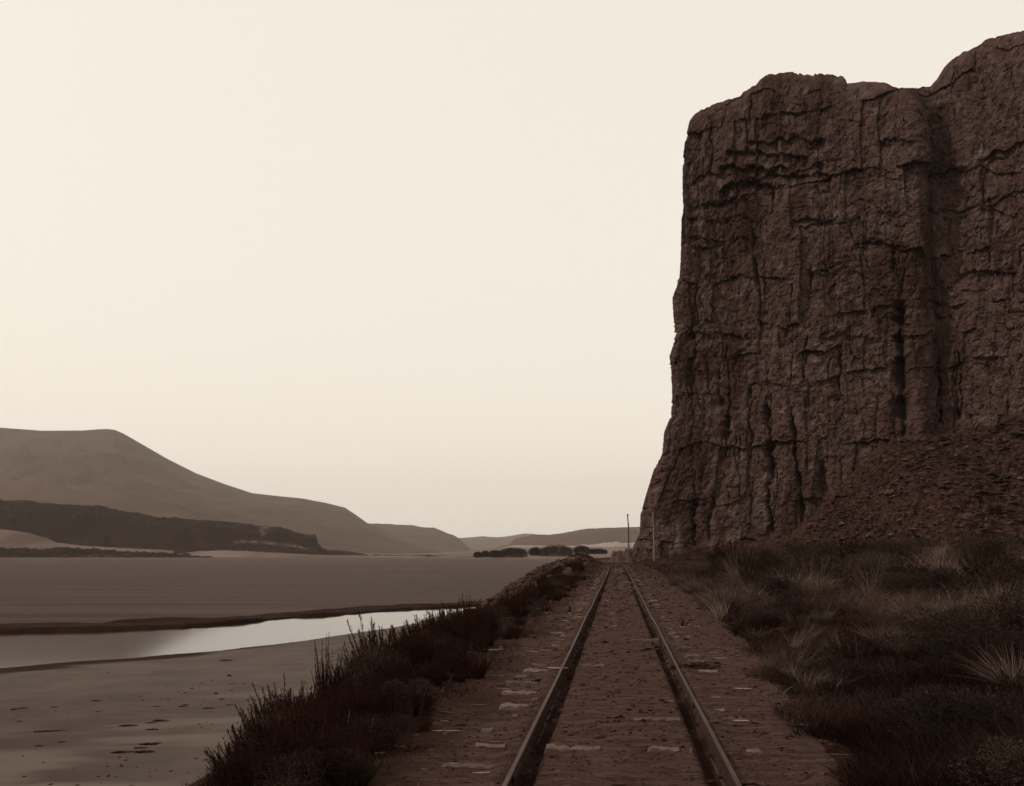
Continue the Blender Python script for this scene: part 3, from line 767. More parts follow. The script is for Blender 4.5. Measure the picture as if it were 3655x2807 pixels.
# ------------------------------------------------------------------ plants
def ribbons(base, dirs, length, width, curve, nseg, tone, droop=None):
    """narrow bent blades; base (n,3), dirs (n,3) unit, length/width/curve (n,)"""
    n_ = len(base)
    t = np.linspace(0, 1, nseg + 1)
    hz_ = dirs.copy(); hz_[:, 2] = 0
    l = np.linalg.norm(hz_, axis=1); l[l < 1e-6] = 1; hz_ /= l[:, None]
    P = base[:, None] + dirs[:, None] * (length[:, None] * t)[..., None] + hz_[:, None] * (curve[:, None] * length[:, None] * t ** 2)[..., None]
    P[:, :, 2] -= (np.abs(curve) * length)[:, None] * t ** 2 * .55
    side = np.cross(dirs, R.standard_normal((n_, 3))); side /= np.linalg.norm(side, axis=1)[:, None] + 1e-9
    wd = width[:, None] * (1 - t ** 1.5 * .92)
    A = P - side[:, None] * wd[..., None]; B = P + side[:, None] * wd[..., None]
    V = np.stack([A, B], 2).reshape(n_, -1, 3)
    k = np.arange(nseg) * 2
    f = np.stack([k, k + 1, k + 3, k + 2], -1)
    Fq = (f[None] + (np.arange(n_) * (nseg + 1) * 2)[:, None, None]).reshape(-1, 4)
    return V.reshape(-1, 3), Fq, np.repeat(tone, (nseg + 1) * 2)

def unit(v): return v / (np.linalg.norm(v, axis=1)[:, None] + 1e-9)

def leaves(P, ax, ln, wd, tone):
    n_ = len(P)
    sd = unit(np.cross(ax, R.standard_normal((n_, 3))))
    V = np.stack([P - sd * wd[:, None] * .5, P + sd * wd[:, None] * .5 + ax * ln[:, None] * .4, P + ax * ln[:, None]], 1)
    return V.reshape(-1, 3), np.arange(n_ * 3).reshape(-1, 3), np.repeat(tone, 3)

def make_spire_shrub(ns, hgt, spread, seed, nl=44):
    """upright bush of leafy spires"""
    g = np.random.default_rng(seed)
    Vs, Fs, Ts, o_ = [], [], [], 0
    SV, SF, so_ = [], [], 0
    for k in range(ns):
        a = g.uniform(0, 2 * math.pi); r = spread * math.sqrt(g.uniform(0, 1))
        L_ = hgt * g.uniform(.55, 1.0) * (1 - .35 * (r / spread) ** 2)
        lean_ = r / spread * .42 + g.uniform(-.05, .12)
        b0 = np.array([math.cos(a) * r * .45, math.sin(a) * r * .45, -.05])
        dr = np.array([math.cos(a) * lean_, math.sin(a) * lean_, 1.0]); dr /= np.linalg.norm(dr)
        t = np.linspace(0, 1, 6)
        bend = np.array([g.uniform(-.1, .1), g.uniform(-.1, .1), 0])
        pts = b0 + dr * (L_ * t)[:, None] + bend * (t ** 2)[:, None] * L_
        v, f = tube(pts, np.linspace(.008, .002, 6), 3)
        SV.append(v); SF.append(f + so_); so_ += len(v)
        nn = int(nl * g.uniform(.7, 1.2))
        tt = g.uniform(.12, 1.0, nn)
        P = b0 + dr * (L_ * tt)[:, None] + bend * (tt ** 2)[:, None] * L_
        out = unit(np.stack([g.standard_normal(nn), g.standard_normal(nn), g.uniform(.4, 1.6, nn)], -1))
        ax = unit(out + dr * 1.0)
        P = P + out * (0.05 * (1 - tt)[:, None] * g.uniform(0, 1, nn)[:, None])
        v, f, tn = leaves(P, ax, g.uniform(.03, .08, nn) * (1.25 - .65 * tt), g.uniform(.005, .012, nn), np.clip(g.uniform(0, .9, nn), 0, 1))
        Vs.append(v); Fs.append(f + o_); Ts.append(tn); o_ += len(v)
    return (mesh('foliage', np.vstack(Vs), np.vstack(Fs), M['shrub'], False, {'tone': np.concatenate(Ts)}),
            mesh('stems', np.vstack(SV), np.vstack(SF), M['twig'], False))

def make_round_shrub(n_, rx, hz_, seed, twiggy=0.35):
    g = np.random.default_rng(seed)
    lob = [(g.uniform(-.6, .6) * rx, g.uniform(-.6, .6) * rx, g.uniform(.3, .8) * hz_, g.uniform(.3, .6)) for _ in range(9)]
    P, Ax = [], []
    per = n_ // 9
    for (a, b, c, r) in lob:
        q = unit(g.standard_normal((per, 3)))
        rad = r * rx * g.uniform(.35, 1.05, per) ** .5
        p = np.array([a, b, c]) + q * rad[:, None] * np.array([1, 1, .8])
        P.append(p); Ax.append(unit(q + np.array([0, 0, .7]) + g.standard_normal((per, 3)) * .5))
    P = np.vstack(P); Ax = np.vstack(Ax)
    k = P[:, 2] > 0
    P, Ax = P[k], Ax[k]
    v, f, tn = leaves(P, Ax, g.uniform(.02, .055, len(P)), g.uniform(.004, .010, len(P)), g.uniform(0, .9, len(P)))
    fo = mesh('foliage', v, f, M['brush'], False, {'tone': tn})
    SV, SF, o_ = [], [], 0
    for (a, b, c, r) in lob:
        for q in range(3):
            e_ = np.array([a, b, c]) + g.standard_normal(3) * r * rx * .4
            v, f = tube([(0, 0, -.05), tuple(e_ * .5 + g.standard_normal(3) * .03), tuple(e_)], [.009, .006, .002], 3)
            SV.append(v); SF.append(f + o_); o_ += len(v)
    return fo, mesh('stems', np.vstack(SV), np.vstack(SF), M['twig'], False)

def make_tussock(nb, hgt, seed, base_r=.10, splay=.9, wd=.004):
    g = np.random.default_rng(seed)
    a = g.uniform(0, 2 * math.pi, nb)
    r = base_r * np.sqrt(g.uniform(0, 1, nb))
    b = np.stack([np.cos(a) * r, np.sin(a) * r * .8, np.full(nb, -.03)], -1)
    a2 = a + g.normal(0, .8, nb)
    le = splay * g.uniform(.0, 1, nb) ** 1.2
    wind = g.uniform(-.55, .55, 2)
    kink = g.normal(0, .12, (nb, 2))
    dr = unit(np.stack([np.cos(a2) * le + wind[0] + kink[:, 0], np.sin(a2) * le + wind[1] + kink[:, 1], g.uniform(.7, 1.2, nb)], -1))
    tone_ = np.clip(g.normal(.42, .38, nb), 0, 1)
    v, f, tn = ribbons(b, dr, hgt * g.uniform(.3, 1, nb), np.full(nb, wd) * g.uniform(.6, 1.3, nb), g.uniform(.0, .75, nb) * g.uniform(.2, 1, nb), 4, tone_)
    return mesh('blades', v, f, M['grass'], False, {'tone': tn})

spires = []
for k in range(6):
    fo, st = make_spire_shrub(52 + 6 * k, 1.0, .52, 200 + k, 150)
    e = empty('spire_shrub', (0, -60 - k, -30))
    obj('foliage', fo, e); obj('stems', st, e)
    spires.append(e)
rounds = []
for k in range(5):
    fo, st = make_round_shrub(6300, .5, .6, 300 + k)
    e = empty('low_shrub', (0, -70 - k, -30))
    obj('foliage', fo, e); obj('stems', st, e)
    rounds.append(e)
tuss = [make_tussock(230 + 22 * k, .55 + .05 * k, 400 + k, .12 + .035 * (k % 4), .45 + .07 * k, .0030) for k in range(9)]
protos = spires + rounds
used_proto = set()
def plant(proto, x, y, sc, label, cat, group, rz=None, sink=0.03):
    loc = (float(x), float(y), float(zt(x, y)) - sink)
    rz = random.uniform(0, 6.28) if rz is None else rz
    if proto.name not in used_proto:
        used_proto.add(proto.name); c = proto
        c.location = loc; c.rotation_euler = (0, 0, rz); c.scale = (sc, sc, sc) if np.isscalar(sc) else sc
    else:
        c = copy_tree(proto, loc, rz, sc)
    for k in ('label', 'category', 'group'):
        if k in c: del c[k]
    return tag(c, label, cat, group)

# the tall bushes that stand against the water on the left bank: photo x, top y, offset from the track, width factor, label
hero = [(1150, 2385, -4.0, .55, 'tall narrow dark bush alone against the beach, like a plume'),
        (1348, 2252, -4.1, 1.0, 'dark spiky bush reaching up to the edge of the pale inlet'),
        (1290, 2330, -4.2, .9, 'dark bush just left of the spiky bush at the inlet edge'),
        (1440, 2280, -3.9, .9, 'short dark bush filling the gap between two taller bushes by the inlet'),
        (1515, 2205, -4.1, 1.1, 'broad dark bush whose left side hangs over the beach line'),
        (1585, 2172, -4.0, 1.0, 'dark bush with pointed spires rising into the bright inlet water'),
        (1655, 2158, -4.0, .7, 'slim dark bush with the tallest spire against the bright inlet'),
        (1740, 2168, -3.6, 1.1, 'rounded dark bush at the end of the bright inlet, by the gravel slope'),
        (1010, 2490, -4.1, 1.0, 'dark bush near the pale driftwood stick on the beach edge'),
        (1090, 2500, -3.6, .9, 'dark low bush below the narrow plume bush'),
        (860, 2590, -4.1, 1.1, 'dark bush on the bank edge above the sand, left of the middle'),
        (800, 2690, -3.9, .7, 'small dark bush at the left end of the bank bushes'),
        (930, 2560, -3.9, .9, 'feathery dark bush between the bank edge and the sand'),
        (1240, 2400, -3.7, 1.0, 'dark bush right of the narrow plume, below the inlet'),
        (1830, 2130, -3.6, 1.2, 'dark bush at the foot of the gravel mound beside the track'),
        (1420, 2390, -3.2, 1.0, 'leafy bush with bleached twigs in front of it'),
        (1560, 2300, -3.2, 1.1, 'dense dark bush in the middle of the bank, beside the sleepers')]
for i, (px, py, s_, wf, lab) in enumerate(hero):
    y = (s_ - .03) / ((px - CX) / F - .1079)
    x = float(tcx(y)) + s_
    top = CZ - (py - HZ) / F * y
    h = max(.35, top - float(zt(x, y))) * 1.06
    plant(spires[i % 6], x, y, (h * wf * 1.3, h * wf * 1.3, h * (1.9 if px == 1150 else 1.3 if px in (1585, 1655, 1515) else 1.12 if px > 1480 or px < 900 else 1.5)), lab, 'bush', 'bushes along the left bank')
cnt = 0
tries = 0
while cnt < 280 and tries < 8000:
    tries += 1
    y = math.exp(random.uniform(math.log(6.6), math.log(95)))
    s_ = (random.uniform(-6.0, -1.95) if cnt % 3 else random.uniform(-3.6, -1.95)) if y < 60 else random.uniform(-9, -2.8)
    if y < 16 and (s_ < -3.3 - max(0, y - 12) * .2 or s_ < -.39 * y): continue
    dens = float(fbm(y / 5., s_ / 2., 2, 501))
    if y > 60 and dens < .0: continue
    x = float(tcx(y)) + s_
    edge = -2.3 - s_
    h = random.uniform(.38, .84) * (0.5 + .6 * min(edge / 1.2, 1)) * (1.0 if y < 60 else 1.2)
    pr = spires[cnt % 6] if random.random() < .82 else rounds[cnt % 5]
    plant(pr, x, y, (h * 1.35, h * 1.35, h * 1.15), ('dark low bush on the near left bank beside the closest rails' if y < 13 else 'dark low bush halfway along the left bank between beach and track' if y < 30 else 'small dark bush far along the left bank towards the rubble mound'), 'bush', 'low bushes of the left bank')
    cnt += 1

for k in range(46):                                                    # the brush closest to the camera
    y = random.uniform(6.2, 13); s_ = random.uniform(max(-3.5, -.385 * y), -1.7 - .02 * y)
    x = float(tcx(y)) + s_
    h = random.uniform(.26, .5)
    pr = rounds[k % 5] if k % 3 == 0 else spires[k % 6]
    plant(pr, x, y, (h * 1.5, h * 1.5, h * 1.1), 'dark low bush on the near left bank beside the closest rails', 'bush', 'low bushes of the left bank')
# right-hand slope: dark shrubs, then pale bunches of grass
def visible_right(x, y): return 0 < (x - float(tcx(y))) and CX + x / y * F < 3800
cnt = tries = 0
while cnt < 230 and tries < 9000:
    tries += 1
    y = math.exp(random.uniform(math.log(5.5), math.log(125)))
    px = random.uniform(2400, 3780)
    x = (px - CX) / F * y
    s_ = x - float(tcx(y)); er_ = float(edge_r(y))
    if s_ < er_ + .35 or (y < 12 and cnt % 3): continue
    if float(fbm(x / 3.5, y / 3.5, 2, 511)) < -.25: continue
    h = random.choice((.45, .6, .8, 1.0, 1.35)) * random.uniform(.85, 1.15) * min(1, .42 + (s_ - er_) * .2) * (1.0 if y < 40 else 1.35)
    plant(rounds[cnt % 5] if random.random() < .75 else spires[cnt % 6], x, y, (h * 1.5, h * 1.5, h * 1.1), ('dark shrub in the near right corner beside the dirt edge' if y < 14 else 'dark rounded shrub in the middle of the right slope' if y < 40 else 'dark shrub high on the right slope close below the scree'), 'shrub', 'dark shrubs of the right slope')
    cnt += 1
spots = [(2640, 2085, 44, 1.9, 'big pale bunch of grass fanning out at the left end of the right slope'),
         (2700, 2060, 48, 1.7, 'pale grass bunch just right of the big fan at the slope end'),
         (2630, 2265, 21, .62, 'pale dry weed bunch at the dirt edge right of the track'),
         (3140, 2120, 33, 1.4, 'pale fanned grass bunch halfway along the right slope, above the dark shrubs'),
         (3330, 2060, 44, 1.8, 'tall pale grass bunch high on the right slope below the scree'),
         (2920, 2200, 24, 1.2, 'pale grass bunch leaning left in the middle of the right slope'),
         (3120, 2210, 22, 1.2, 'bent grass bunch with a pale fallen stalk on the right slope'),
         (3230, 2180, 24, 1.2, 'grass bunch with drooping blades right of the fallen pale stalk'),
         (3580, 2120, 20, 1.5, 'tall thin grass bunch at the right edge of the photo'),
         (3560, 2300, 15, 1.0, 'grass bunch at the right border above the light sprig'),
         (3345, 2290, 17, .8, 'small fanned grass bunch in the dark hollow at right'),
         (3620, 2480, 9.5, .7, 'bright grass sprig at the lower right border')]
def put_tussock(x, y, sc, label, group):
    t_ = obj('grass_bunch', tuss[random.randrange(9)], None, (x, y, float(zt(x, y)) - .02), random.uniform(0, 6.28), sc)
    return tag(t_, label, 'grass bunch', group)
for (px, py, y, h, lab) in spots:
    for q in range(1):
        x = (px - CX) / F * y
        put_tussock(x, y, h, lab, 'bunches of grass on the right slope')
cnt = tries = 0
while cnt < 280 and tries < 9000:
    tries += 1
    y = math.exp(random.uniform(math.log(6.5), math.log(115)))
    px = random.uniform(2400, 3780)
    x = (px - CX) / F * y
    s_ = x - float(tcx(y)); er_ = float(edge_r(y))
    if s_ < er_ - .1 or y < 10: continue
    den = float(fbm(x / 5., y / 7., 2, 521)) + (.28 if y > 22 else -.05)
    if den < 0: continue
    put_tussock(x, y, random.uniform(.6, 1.3) * (.45 if y < 14 else (.72 if y < 24 else 1.2)), ('low bunch of grass at the near right of the track' if y < 18 else 'pale bunch of dry grass among the shrubs of the right slope' if y < 50 else 'pale distant bunch of grass in the band below the scree'), 'bunches of dry grass on the right slope')
    cnt += 1
# low grass nobody could count
def cover(name, n_, region, hmin, hmax, wd, seed, tone_mu):
    g = np.random.default_rng(seed)
    x, y = region(g, n_)
    z = zt(x, y)
    a = g.uniform(0, 2 * math.pi, len(x)); le = g.uniform(.1, 1.1, len(x))
    dr = unit(np.stack([np.cos(a) * le, np.sin(a) * le, np.ones(len(x))], -1))
    ln = g.uniform(hmin, hmax, len(x)) * (0.7 + .6 * np.clip(fbm(x / 1.6, y / 1.6, 2, seed), -.6, 1))
    tn = np.clip(tone_mu + .60 * fbm(x / 2.5, y / 3.5, 3, seed + 1) + g.normal(0, .16, len(x)), 0, 1)
    v, f, t2 = ribbons(np.stack([x, y, z - .02], -1), dr, ln, wd * (0.6 + y / 16.), g.uniform(0, .5, len(x)), 2, tn)
    return tag(obj(name, mesh(name, v, f, M['cover'], False, {'tone': t2})), kind='stuff')
def reg_right(g, n_):
    y = np.exp(g.uniform(math.log(4.8), math.log(118), n_)); px = g.uniform(2300, 3850, n_)
    x = (px - CX) / F * y; s_ = x - tcx(y)
    k = s_ > edge_r(y) + .25 * fbm(x, y, 2, 3) - .1
    return x[k], y[k]
def reg_left(g, n_):
    y = np.exp(g.uniform(math.log(5.5), math.log(120), n_)); s_ = g.uniform(-7.5, -1.6, n_)
    el_ = edge_l(y)
    s_ = np.where(y > 70, s_ + (el_ + 2.3) * g.uniform(0, 1, n_), s_)
    x = tcx(y) + s_
    k = (s_ < -2.05 + .5 * fbm(x, y, 2, 4)) & ((y < 75) | (fbm(x / 4, y / 6, 2, 8) > 0))
    return x[k], y[k]
cover('right_grass', 190000, reg_right, .16, .46, .0024, 601, .28)
cover('left_grass', 60000, reg_left, .10, .32, .0026, 611, .16)

def reg_scree(g, n_):
    m = n_ // 30
    y = g.uniform(84, 141, m); px = g.uniform(2480, 3800, m); x = (px - CX) / F * y
    x = np.repeat(x, 30) + g.normal(0, .22, m * 30); y = np.repeat(y, 30) + g.normal(0, .22, m * 30)
    fy_, fh_ = np.interp(x, FX, FY), np.interp(x, FX, FH)
    k = (y < fy_ - .5) & (fh_ - .6 * (fy_ - y) > .3)
    return x[k], y[k]
cover('scree_grass', 110000, reg_scree, .25, .7, .0026, 621, .20)
# dry pale stalks and weeds by the dirt edge
for k in range(46):
    y = math.exp(random.uniform(math.log(6.5), math.log(40)))
    s_ = float(edge_r(y)) + random.uniform(-.1, 2.2) if k % 3 else random.uniform(-2.9, -2.1)
    x = float(tcx(y)) + s_
    a = random.uniform(0, 6.28); L_ = random.uniform(.12, .32); le = random.uniform(.1, 1.4)
    p0 = np.array([0, 0, -.02]); dv = np.array([math.cos(a) * le, math.sin(a) * le, 1.0]); dv /= np.linalg.norm(dv)
    v, f = tube([p0, p0 + dv * L_ * .5, p0 + dv * L_ + np.array([.03, 0, -.02])], [.0028, .0024, .001], 4)
    tag(obj('dry_stalk', mesh('dry_stalk', v, f, M['pale']), None, (x, y, float(zt(x, y)) + .0)), 'thin pale dry stalk at the grassy edge of the track', 'stalk', 'pale dry stalks beside the track')

# willow clumps on the far sand
def thicket(px0, px1, py0, py1, y, seed, lab, group='dark thickets on the far sand'):
    g = np.random.default_rng(seed)
    x0, x1 = (px0 - CX) / F * y, (px1 - CX) / F * y
    zb_, zt_ = CZ - (py1 - HZ) / F * y, CZ - (py0 - HZ) / F * y
    cx_, wx, hh_ = (x0 + x1) / 2, (x1 - x0) / 2, zt_ - zb_
    e = empty('willow_thicket', (cx_, y, zb_))
    tag(e, lab, 'thicket', group)
    nl = 6 + int(wx / 2)
    P, Ax = [], []
    for k in range(nl):
        u = (k + .5) / nl * 2 - 1
        r = hh_ * g.uniform(.26, .5)
        ctr = np.array([u * (wx - r * .6), g.uniform(-.35, .35) * min(wx, 8), max(r * .6, (hh_ - r) * math.sqrt(max(0.02, 1 - u * u * .85)) * g.uniform(.85, 1.0))])
        n_ = 900
        q = unit(g.standard_normal((n_, 3)))
        P.append(ctr + q * (r * g.uniform(.4, 1.2, n_))[:, None]); Ax.append(unit(q + np.array([0, 0, .5])))
        q = unit(g.standard_normal((160, 3)))
        low = np.array([ctr[0], ctr[1], ctr[2] * .35]); P.append(low + q * np.array([r, r, ctr[2] * .45]) * g.uniform(.5, 1, 160)[:, None]); Ax.append(q)
    P = np.vstack(P); Ax = np.vstack(Ax); P[:, 2] = np.maximum(P[:, 2], .0)
    v, f, tn = leaves(P, Ax, g.uniform(.4, 1.1, len(P)), g.uniform(.25, .55, len(P)), g.uniform(0, 1, len(P)))
    obj('foliage', mesh('foliage', v, f, M['thicket'], False, {'tone': tn}), e)
    SV, SF, o_ = [], [], 0
    for k in range(nl * 2):
        u = g.uniform(-.85, .85)
        v, f = tube([(u * wx, 0, -1.0), (u * wx * 1.02, .1, hh_ * .35), (u * wx * 1.06, 0, hh_ * .6)], [.16, .1, .05], 4)
        SV.append(v); SF.append(f + o_); o_ += len(v)
    obj('trunks', mesh('trunks', np.vstack(SV), np.vstack(SF), M['twig']), e)
for k, a in enumerate([(1692, 1719, 1971, 1988, 905, 'leftmost small dark thicket at the water end of the far sand'), (1720, 1745, 1968, 1986, 910, 'second small dark thicket from the left on the far sand'), (1745, 1790, 1966, 1988, 915, 'low dark thicket joined to the left of the long thicket row'),
                       (1780, 1882, 1956, 1988, 925, 'long dark thicket in the left group beyond the river'), (1889, 1932, 1955, 1981, 940, 'small dark thicket touching the left of the big dome thicket'), (1926, 2046, 1946, 1984, 930, 'largest dome shaped dark thicket in the middle of the far sand'),
                       (2048, 2106, 1949, 1976, 960, 'rounded dark thicket right of the big dome'), (2092, 2166, 1960, 1976, 970, 'low tapering dark thicket at the right end of the row')]):
    thicket(*a[:5], 700 + k, a[5])
thicket(36, 62, 1846, 1874, 1450, 720, 'lone dark tree at the left border on the bluff side', 'lone tree on the bluff')

# ------------------------------------------------------------------ stones and clods
def rock_mesh(seed, flat=.7, sub=1):
    g = np.random.default_rng(seed)
    import bmesh
    bm = bmesh.new()
    bmesh.ops.create_icosphere(bm, subdivisions=sub, radius=.5)
    bm.verts.ensure_lookup_table()
    ax = g.uniform(.7, 1.3, 3); ax[2] *= flat
    pl = unit(g.standard_normal((5, 3))); dd = g.uniform(.28, .42, 5)
    for v in bm.verts:
        p = np.array(v.co)
        for q, l in zip(pl, dd):
            t = p @ q
            if t > l: p = p - q * (t - l)
        p = p * ax + g.standard_normal(3) * .025
        v.co = p
    me = bpy.data.meshes.new('stone'); bm.to_mesh(me); bm.free()
    me.materials.append(M['stone'])
    return me
rocks = [rock_mesh(800 + k, random.uniform(.5, .9), 2 if k < 4 else 1) for k in range(10)]
def stone(x, y, size, label, group, name='stone', sink=.25):
    ob = obj(name, rocks[random.randrange(10)], None, (x, y, float(zt(x, y)) + size * (.3 - sink)), sc=(size * random.uniform(.8, 1.3), size * random.uniform(.8, 1.3), size * random.uniform(.7, 1.1)),
             rot=(random.uniform(-.4, .4), random.uniform(-.4, .4), random.uniform(0, 6.28)))
    return tag(ob, label, 'stone', group)
big = [(3590, 1575, 121, 1.6, 'largest pale block on the upper scree at the right border'), (3490, 1590, 121, 1.1, 'pale block on the upper scree left of the border block'), (3175, 1745, 122, 1.5, 'broad flat block in the middle of the scree'), (3110, 1880, 112, 1.2, 'pale angular block low on the scree below the cliff crack'),
       (3460, 1850, 112, 1.5, 'dark block on the lower scree at right'), (3430, 1830, 113, 1.0, 'smaller block beside the dark block on the lower scree'), (3300, 2000, 96, 1.1, 'block at the foot of the scree above the grass')]
for (px, py, y, sz, lab) in big:
    # slide along the view line until the ray meets the slope
    for q in range(400):
        yy_ = 60 + q * .2
        x_ = (px - CX) / F * yy_
        if float(zt(x_, yy_, False)) >= CZ + (HZ - py) / F * yy_: break
    stone(x_, yy_, sz, lab, 'large blocks on the scree', 'boulder')
cnt = tries = 0
while cnt < 230 and tries < 9000:
    tries += 1
    px = random.uniform(2550, 3720); y = random.uniform(84, 141)
    x = (px - CX) / F * y
    fy_, fh_ = np.interp(x, FX, FY), np.interp(x, FX, FH)
    if y > fy_ - 1 or fh_ - .6 * (fy_ - y) < 1.0: continue
    stone(x, y, random.choice((.25, .3, .35, .45, .6, .8)) * random.uniform(.8, 1.2), ('loose stone high on the scree against the cliff foot' if float(fy_ - y) < 15 else 'loose stone on the lower scree above the grass'), 'stones of the scree')
    cnt += 1
for k in range(90):
    y = random.uniform(84, 150); s_ = random.uniform(-15, -3.2)
    stone(float(tcx(y)) + s_, y, random.uniform(.3, 1.1), 'broken rock on the rubble mound left of the track bend', 'rocks of the rubble mound')
for k in range(70):
    y = math.exp(random.uniform(math.log(6.5), math.log(40))); s_ = random.uniform(-2.6, 2.2) if k % 4 else random.uniform(-3, -1.5)
    stone(float(tcx(y)) + s_, y, random.uniform(.025, .075), 'small stone lying on the dirt of the trackbed', 'small stones on the trackbed', sink=.15)
x_ = (2308 - CX) / F * 76
tag(obj('flat_slab', rocks[1], None, (x_, 76, float(zt(x_, 76)) - .02), sc=(1.6, .9, .42), rot=(.05, .1, .5)), 'low pale slab beside the right rail near the second pole', 'stone')

def clods(name, n_, xs, ys, szs, tones, mat):
    g = np.random.default_rng(9)
    tet = np.array([(1, 0, 0), (-.5, .87, 0), (-.5, -.87, 0), (0, 0, .8)])
    ftet = np.array([(0, 1, 3), (1, 2, 3), (2, 0, 3)])
    n_ = len(xs)
    zz = zt(xs, ys)
    a = g.uniform(0, 6.28, n_); st = g.uniform(.5, 2.2, n_)
    V = tet[None] * szs[:, None, None]
    V = V + g.standard_normal(V.shape) * szs[:, None, None] * .3
    V[:, :, 0] *= st[:, None]
    ca, sa = np.cos(a * .25), np.sin(a * .25)
    vx = V[:, :, 0] * ca[:, None] - V[:, :, 1] * sa[:, None]; vy = V[:, :, 0] * sa[:, None] + V[:, :, 1] * ca[:, None]
    P = np.stack([vx + xs[:, None], vy + ys[:, None], V[:, :, 2] * .6 + zz[:, None] - szs[:, None] * .08], -1)
    Ft = (ftet[None] + (np.arange(n_) * 4)[:, None, None]).reshape(-1, 3)
    return tag(obj(name, mesh(name, P.reshape(-1, 3), Ft, mat, False, {'tone': np.repeat(tones, 4)})), kind='stuff')
g = np.random.default_rng(77)
n_ = 34000
cy_ = np.exp(g.uniform(math.log(6.2), math.log(150), n_)); cs_ = g.uniform(-3.0, 3.2, n_)
k = (cs_ < edge_r(cy_) + .3) & (np.abs(np.abs(cs_) - GA) > .07)
cy_, cs_ = cy_[k], cs_[k]
clods('clods', 0, tcx(cy_) + cs_, cy_, np.minimum(g.lognormal(-4.5, .55, len(cy_)) * (0.7 + cy_ / 22.), .12), np.clip(g.normal(.25, .3, len(cy_)), 0, 1), M['clod'])
n_ = 52000
cy_ = g.uniform(80, 142, n_); px_ = g.uniform(2450, 3750, n_)
cx_ = (px_ - CX) / F * cy_
fy_, fh_ = np.interp(cx_, FX, FY), np.interp(cx_, FX, FH)
k = (cy_ < fy_ - .5) & (fh_ - .6 * (fy_ - cy_) > .7)
cx_, cy_ = cx_[k], cy_[k]
clods('scree', 0, cx_, cy_, np.minimum(g.lognormal(-2.2, .75, len(cy_)), .8), np.clip(g.normal(.45, .3, len(cy_)), 0, 1), M['clod'])
n_ = 9000
cy_ = g.uniform(80, 150, n_); cs_ = g.uniform(-16, -3, n_)
clods('rubble', 0, tcx(cy_) + cs_, cy_, np.minimum(g.lognormal(-1.9, .6, n_), .55), np.clip(g.normal(.4, .3, n_), 0, 1), M['clod'])

# ------------------------------------------------------------------ litter on the ground
def lump(name, sx, sy, sz, seed):
    """one ragged flattened clump"""
    import bmesh
    bm = bmesh.new(); bmesh.ops.create_icosphere(bm, subdivisions=4, radius=1)
    co = np.array([v.co for v in bm.verts])
    r_ = 1 + .6 * fbm(co[:, 0] * 3 + seed, co[:, 1] * 3 + co[:, 2] * 2, 4, 77) + .25 * R.standard_normal(len(co))
    for v, c in zip(bm.verts, co * r_[:, None] * np.array([sx, sy, sz])): v.co = c
    me = bpy.data.meshes.new(name); bm.to_mesh(me); bm.free(); me.materials.append(M['drift'])
    return me
def stick(name, x, y, ang, L_, r, mat, label, cat, group=None, bend=.1, z0=None):
    n2 = 6
    t = np.linspace(-.5, .5, n2)
    pts = np.stack([t * L_, bend * L_ * (t ** 2) * 2 + .02 * R.standard_normal(n2) * L_, np.abs(t) * 0.004 + r * .3], -1)
    v, f = tube(pts, r * np.array([.4, .9, 1.1, 1, .8, .3]), 6)
    return tag(obj(name, mesh(name, v, f, mat), None, (x, y, float(zt(x, y)) if z0 is None else z0), ang), label, cat, group)
def ground_at(px, py):
    for q in range(1200):
        y = 5 + q * .1
        x = (px - CX) / F * y
        if float(zt(x, y, False)) >= CZ - (py - HZ) / F * y: return x, y
    return x, y
def beach_at(px, py):
    y = (CZ + 4.75) * F / (py - HZ)
    return (px - CX) / F * y, y
x, y = beach_at(808, 2360); stick('driftwood_log', x, y, .05, .75, .06, M['drift'], 'short dark driftwood log lying alone on the beach below the pool', 'driftwood')
x, y = beach_at(175, 2645); stick('driftwood_stick', x, y, .25, 1.0, .035, M['drift'], 'long thin dark stick on the beach at lower left', 'driftwood')
x, y = beach_at(830, 2462); stick('driftwood_stick', x, y, .1, .35, .02, M['drift'], 'small forked twig in the middle of the beach', 'driftwood')
x, y = beach_at(870, 2462); stick('driftwood_stick', x, y, -.5, .2, .02, M['drift'], 'tiny curved twig right of the forked twig on the beach', 'driftwood')
debris = [(457, 2628, .28), (538, 2618, .18), (572, 2610, .3), (545, 2645, .2), (655, 2552, .2), (662, 2545, .14), (742, 2562, .25), (820, 2550, .16), (560, 2550, .15), (430, 2737, .3), (520, 2738, .3), (345, 2520, .2), (80, 2545, .2), (70, 2600, .14), (222, 2690, .14), (536, 2706, .35), (500, 2720, .2), (140, 2705, .15), (600, 2520, .1)]
for (px, py, sz) in debris:
    x, y = beach_at(px, py)
    tag(obj('flotsam_clump', lump('flotsam_clump', sz * .8, sz * .38, sz * .13, int(px)), None, (x, y, float(zt(x, y)))), 'small dark clump of washed up flotsam on the sand', 'flotsam', 'flotsam scattered on the beach')
g = np.random.default_rng(91)
n_ = 900
fy_ = g.uniform(22, 62, n_); px_ = g.uniform(30, 1300, n_)
fx_ = (px_ - CX) / F * fy_
k = (fbm(fx_ / 5., fy_ / 3., 3, 93) + .5 * sm(34, 24, fy_) > .25) & (fx_ < tcx(fy_) - 8) & ((np.interp(fx_, SHX, SHY) - fy_) > 3)
clods('fine_flotsam', 0, fx_[k], fy_[k], np.minimum(g.lognormal(-3.3, .6, k.sum()), .16), np.zeros(k.sum()), M['drift'])
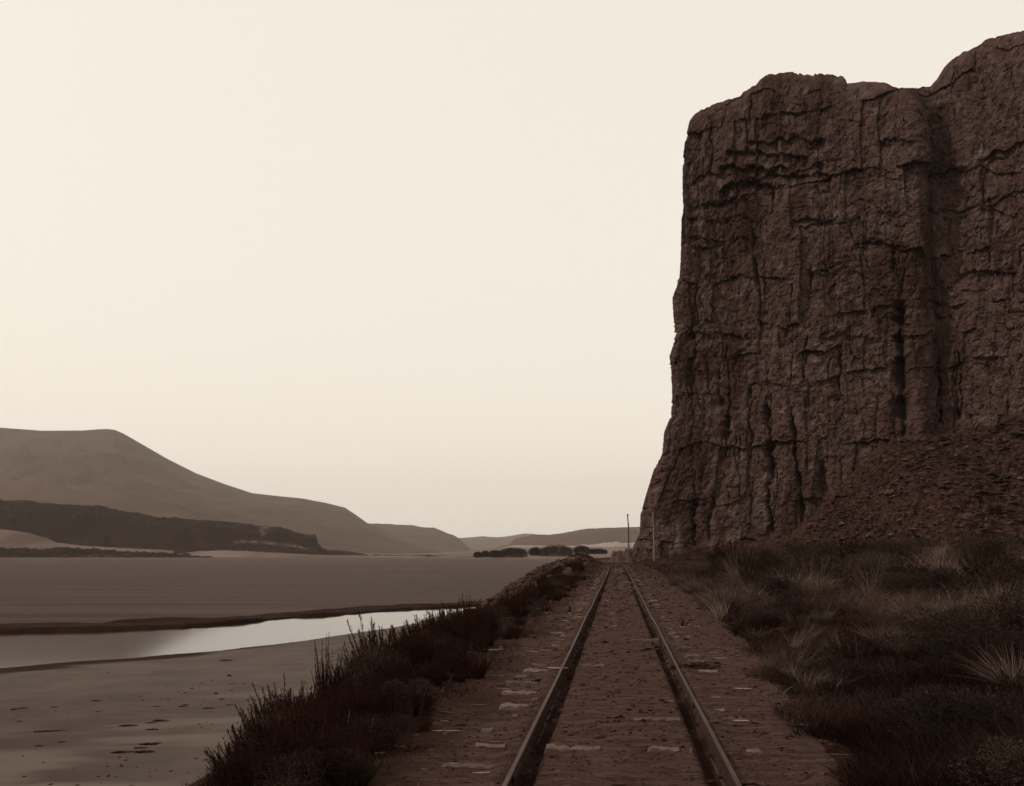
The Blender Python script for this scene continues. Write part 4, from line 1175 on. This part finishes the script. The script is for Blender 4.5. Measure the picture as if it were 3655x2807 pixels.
# dark clump beside the right rail
x, y = ground_at(2492, 2388)
me = lump('weed_clump', .24, .075, .045, 77)
tag(obj('weed_clump', me, None, (x, y, float(zt(x, y)) + .01)), 'dark clump of dead weed lying just right of the right rail', 'weed clump')
x, y = ground_at(2440, 2240); fo = make_tussock(26, .28, 950, .03, .8, .008)
fo.materials.clear(); fo.materials.append(M['shrub'])
tag(obj('small_weed', fo, None, (x, y, float(zt(x, y)))), 'single small dark weed growing in the dirt right of the track', 'weed')
# splintered wood
x, y = ground_at(1412, 2552)
v = []
e = empty('splintered_stump', (x, y, float(zt(x, y))))
tag(e, 'pale splintered wood sticking up at the foot of the left bushes', 'stump')
for k in range(9):
    a = R.uniform(0, 6.28); hgt = R.uniform(.03, .10)
    vv_, ff_ = tube([(0.02 * math.cos(a), .02 * math.sin(a), -.03), (.045 * math.cos(a), .045 * math.sin(a), hgt)], [.010, .002], 4)
    obj('splinter', mesh('splinter', vv_, ff_, M['pale']), e)
for k in range(75):
    y = math.exp(random.uniform(math.log(7), math.log(32))); s_ = random.choice((random.uniform(-2.6, -.95), random.uniform(-2.2, -.95), random.uniform(.95, 1.9)))
    stick('wood_splinter', float(tcx(y)) + s_, y, random.uniform(-.5, .5), random.uniform(.06, .28), random.uniform(.004, .009), M['pale'] if k % 4 == 0 else M['wood'], 'pale wood splinter lying on the dirt beside the rails', 'wood splinter', 'wood splinters beside the rails', bend=random.uniform(-.06, .06), z0=float(zt(float(tcx(y)) + s_, y)) + .006)
for (px, py, ln, ang, lab) in ((1468, 2392, .5, -.9, 'bleached bare branch leaning in the bushes of the left bank'), (1515, 2362, .35, .3, 'short bleached twig in the dark bush beside the track'), (1990, 2398, .3, -.2, 'pale twig on the dirt at the left edge of the track'), (1760, 2330, .4, .3, 'pale curved branch at the bush edge left of the sleepers')):
    x, y = ground_at(px, py)
    stick('bleached_branch', x, y, ang, ln, .012, M['pale'], lab, 'branch', bend=.3, z0=float(zt(x, y)) + (.25 if px < 1600 else .02))

# any plant model that found no place is removed
for p in protos:
    if p.name not in used_proto:
        for ch in list(p.children): bpy.data.objects.remove(ch)
        bpy.data.objects.remove(p)
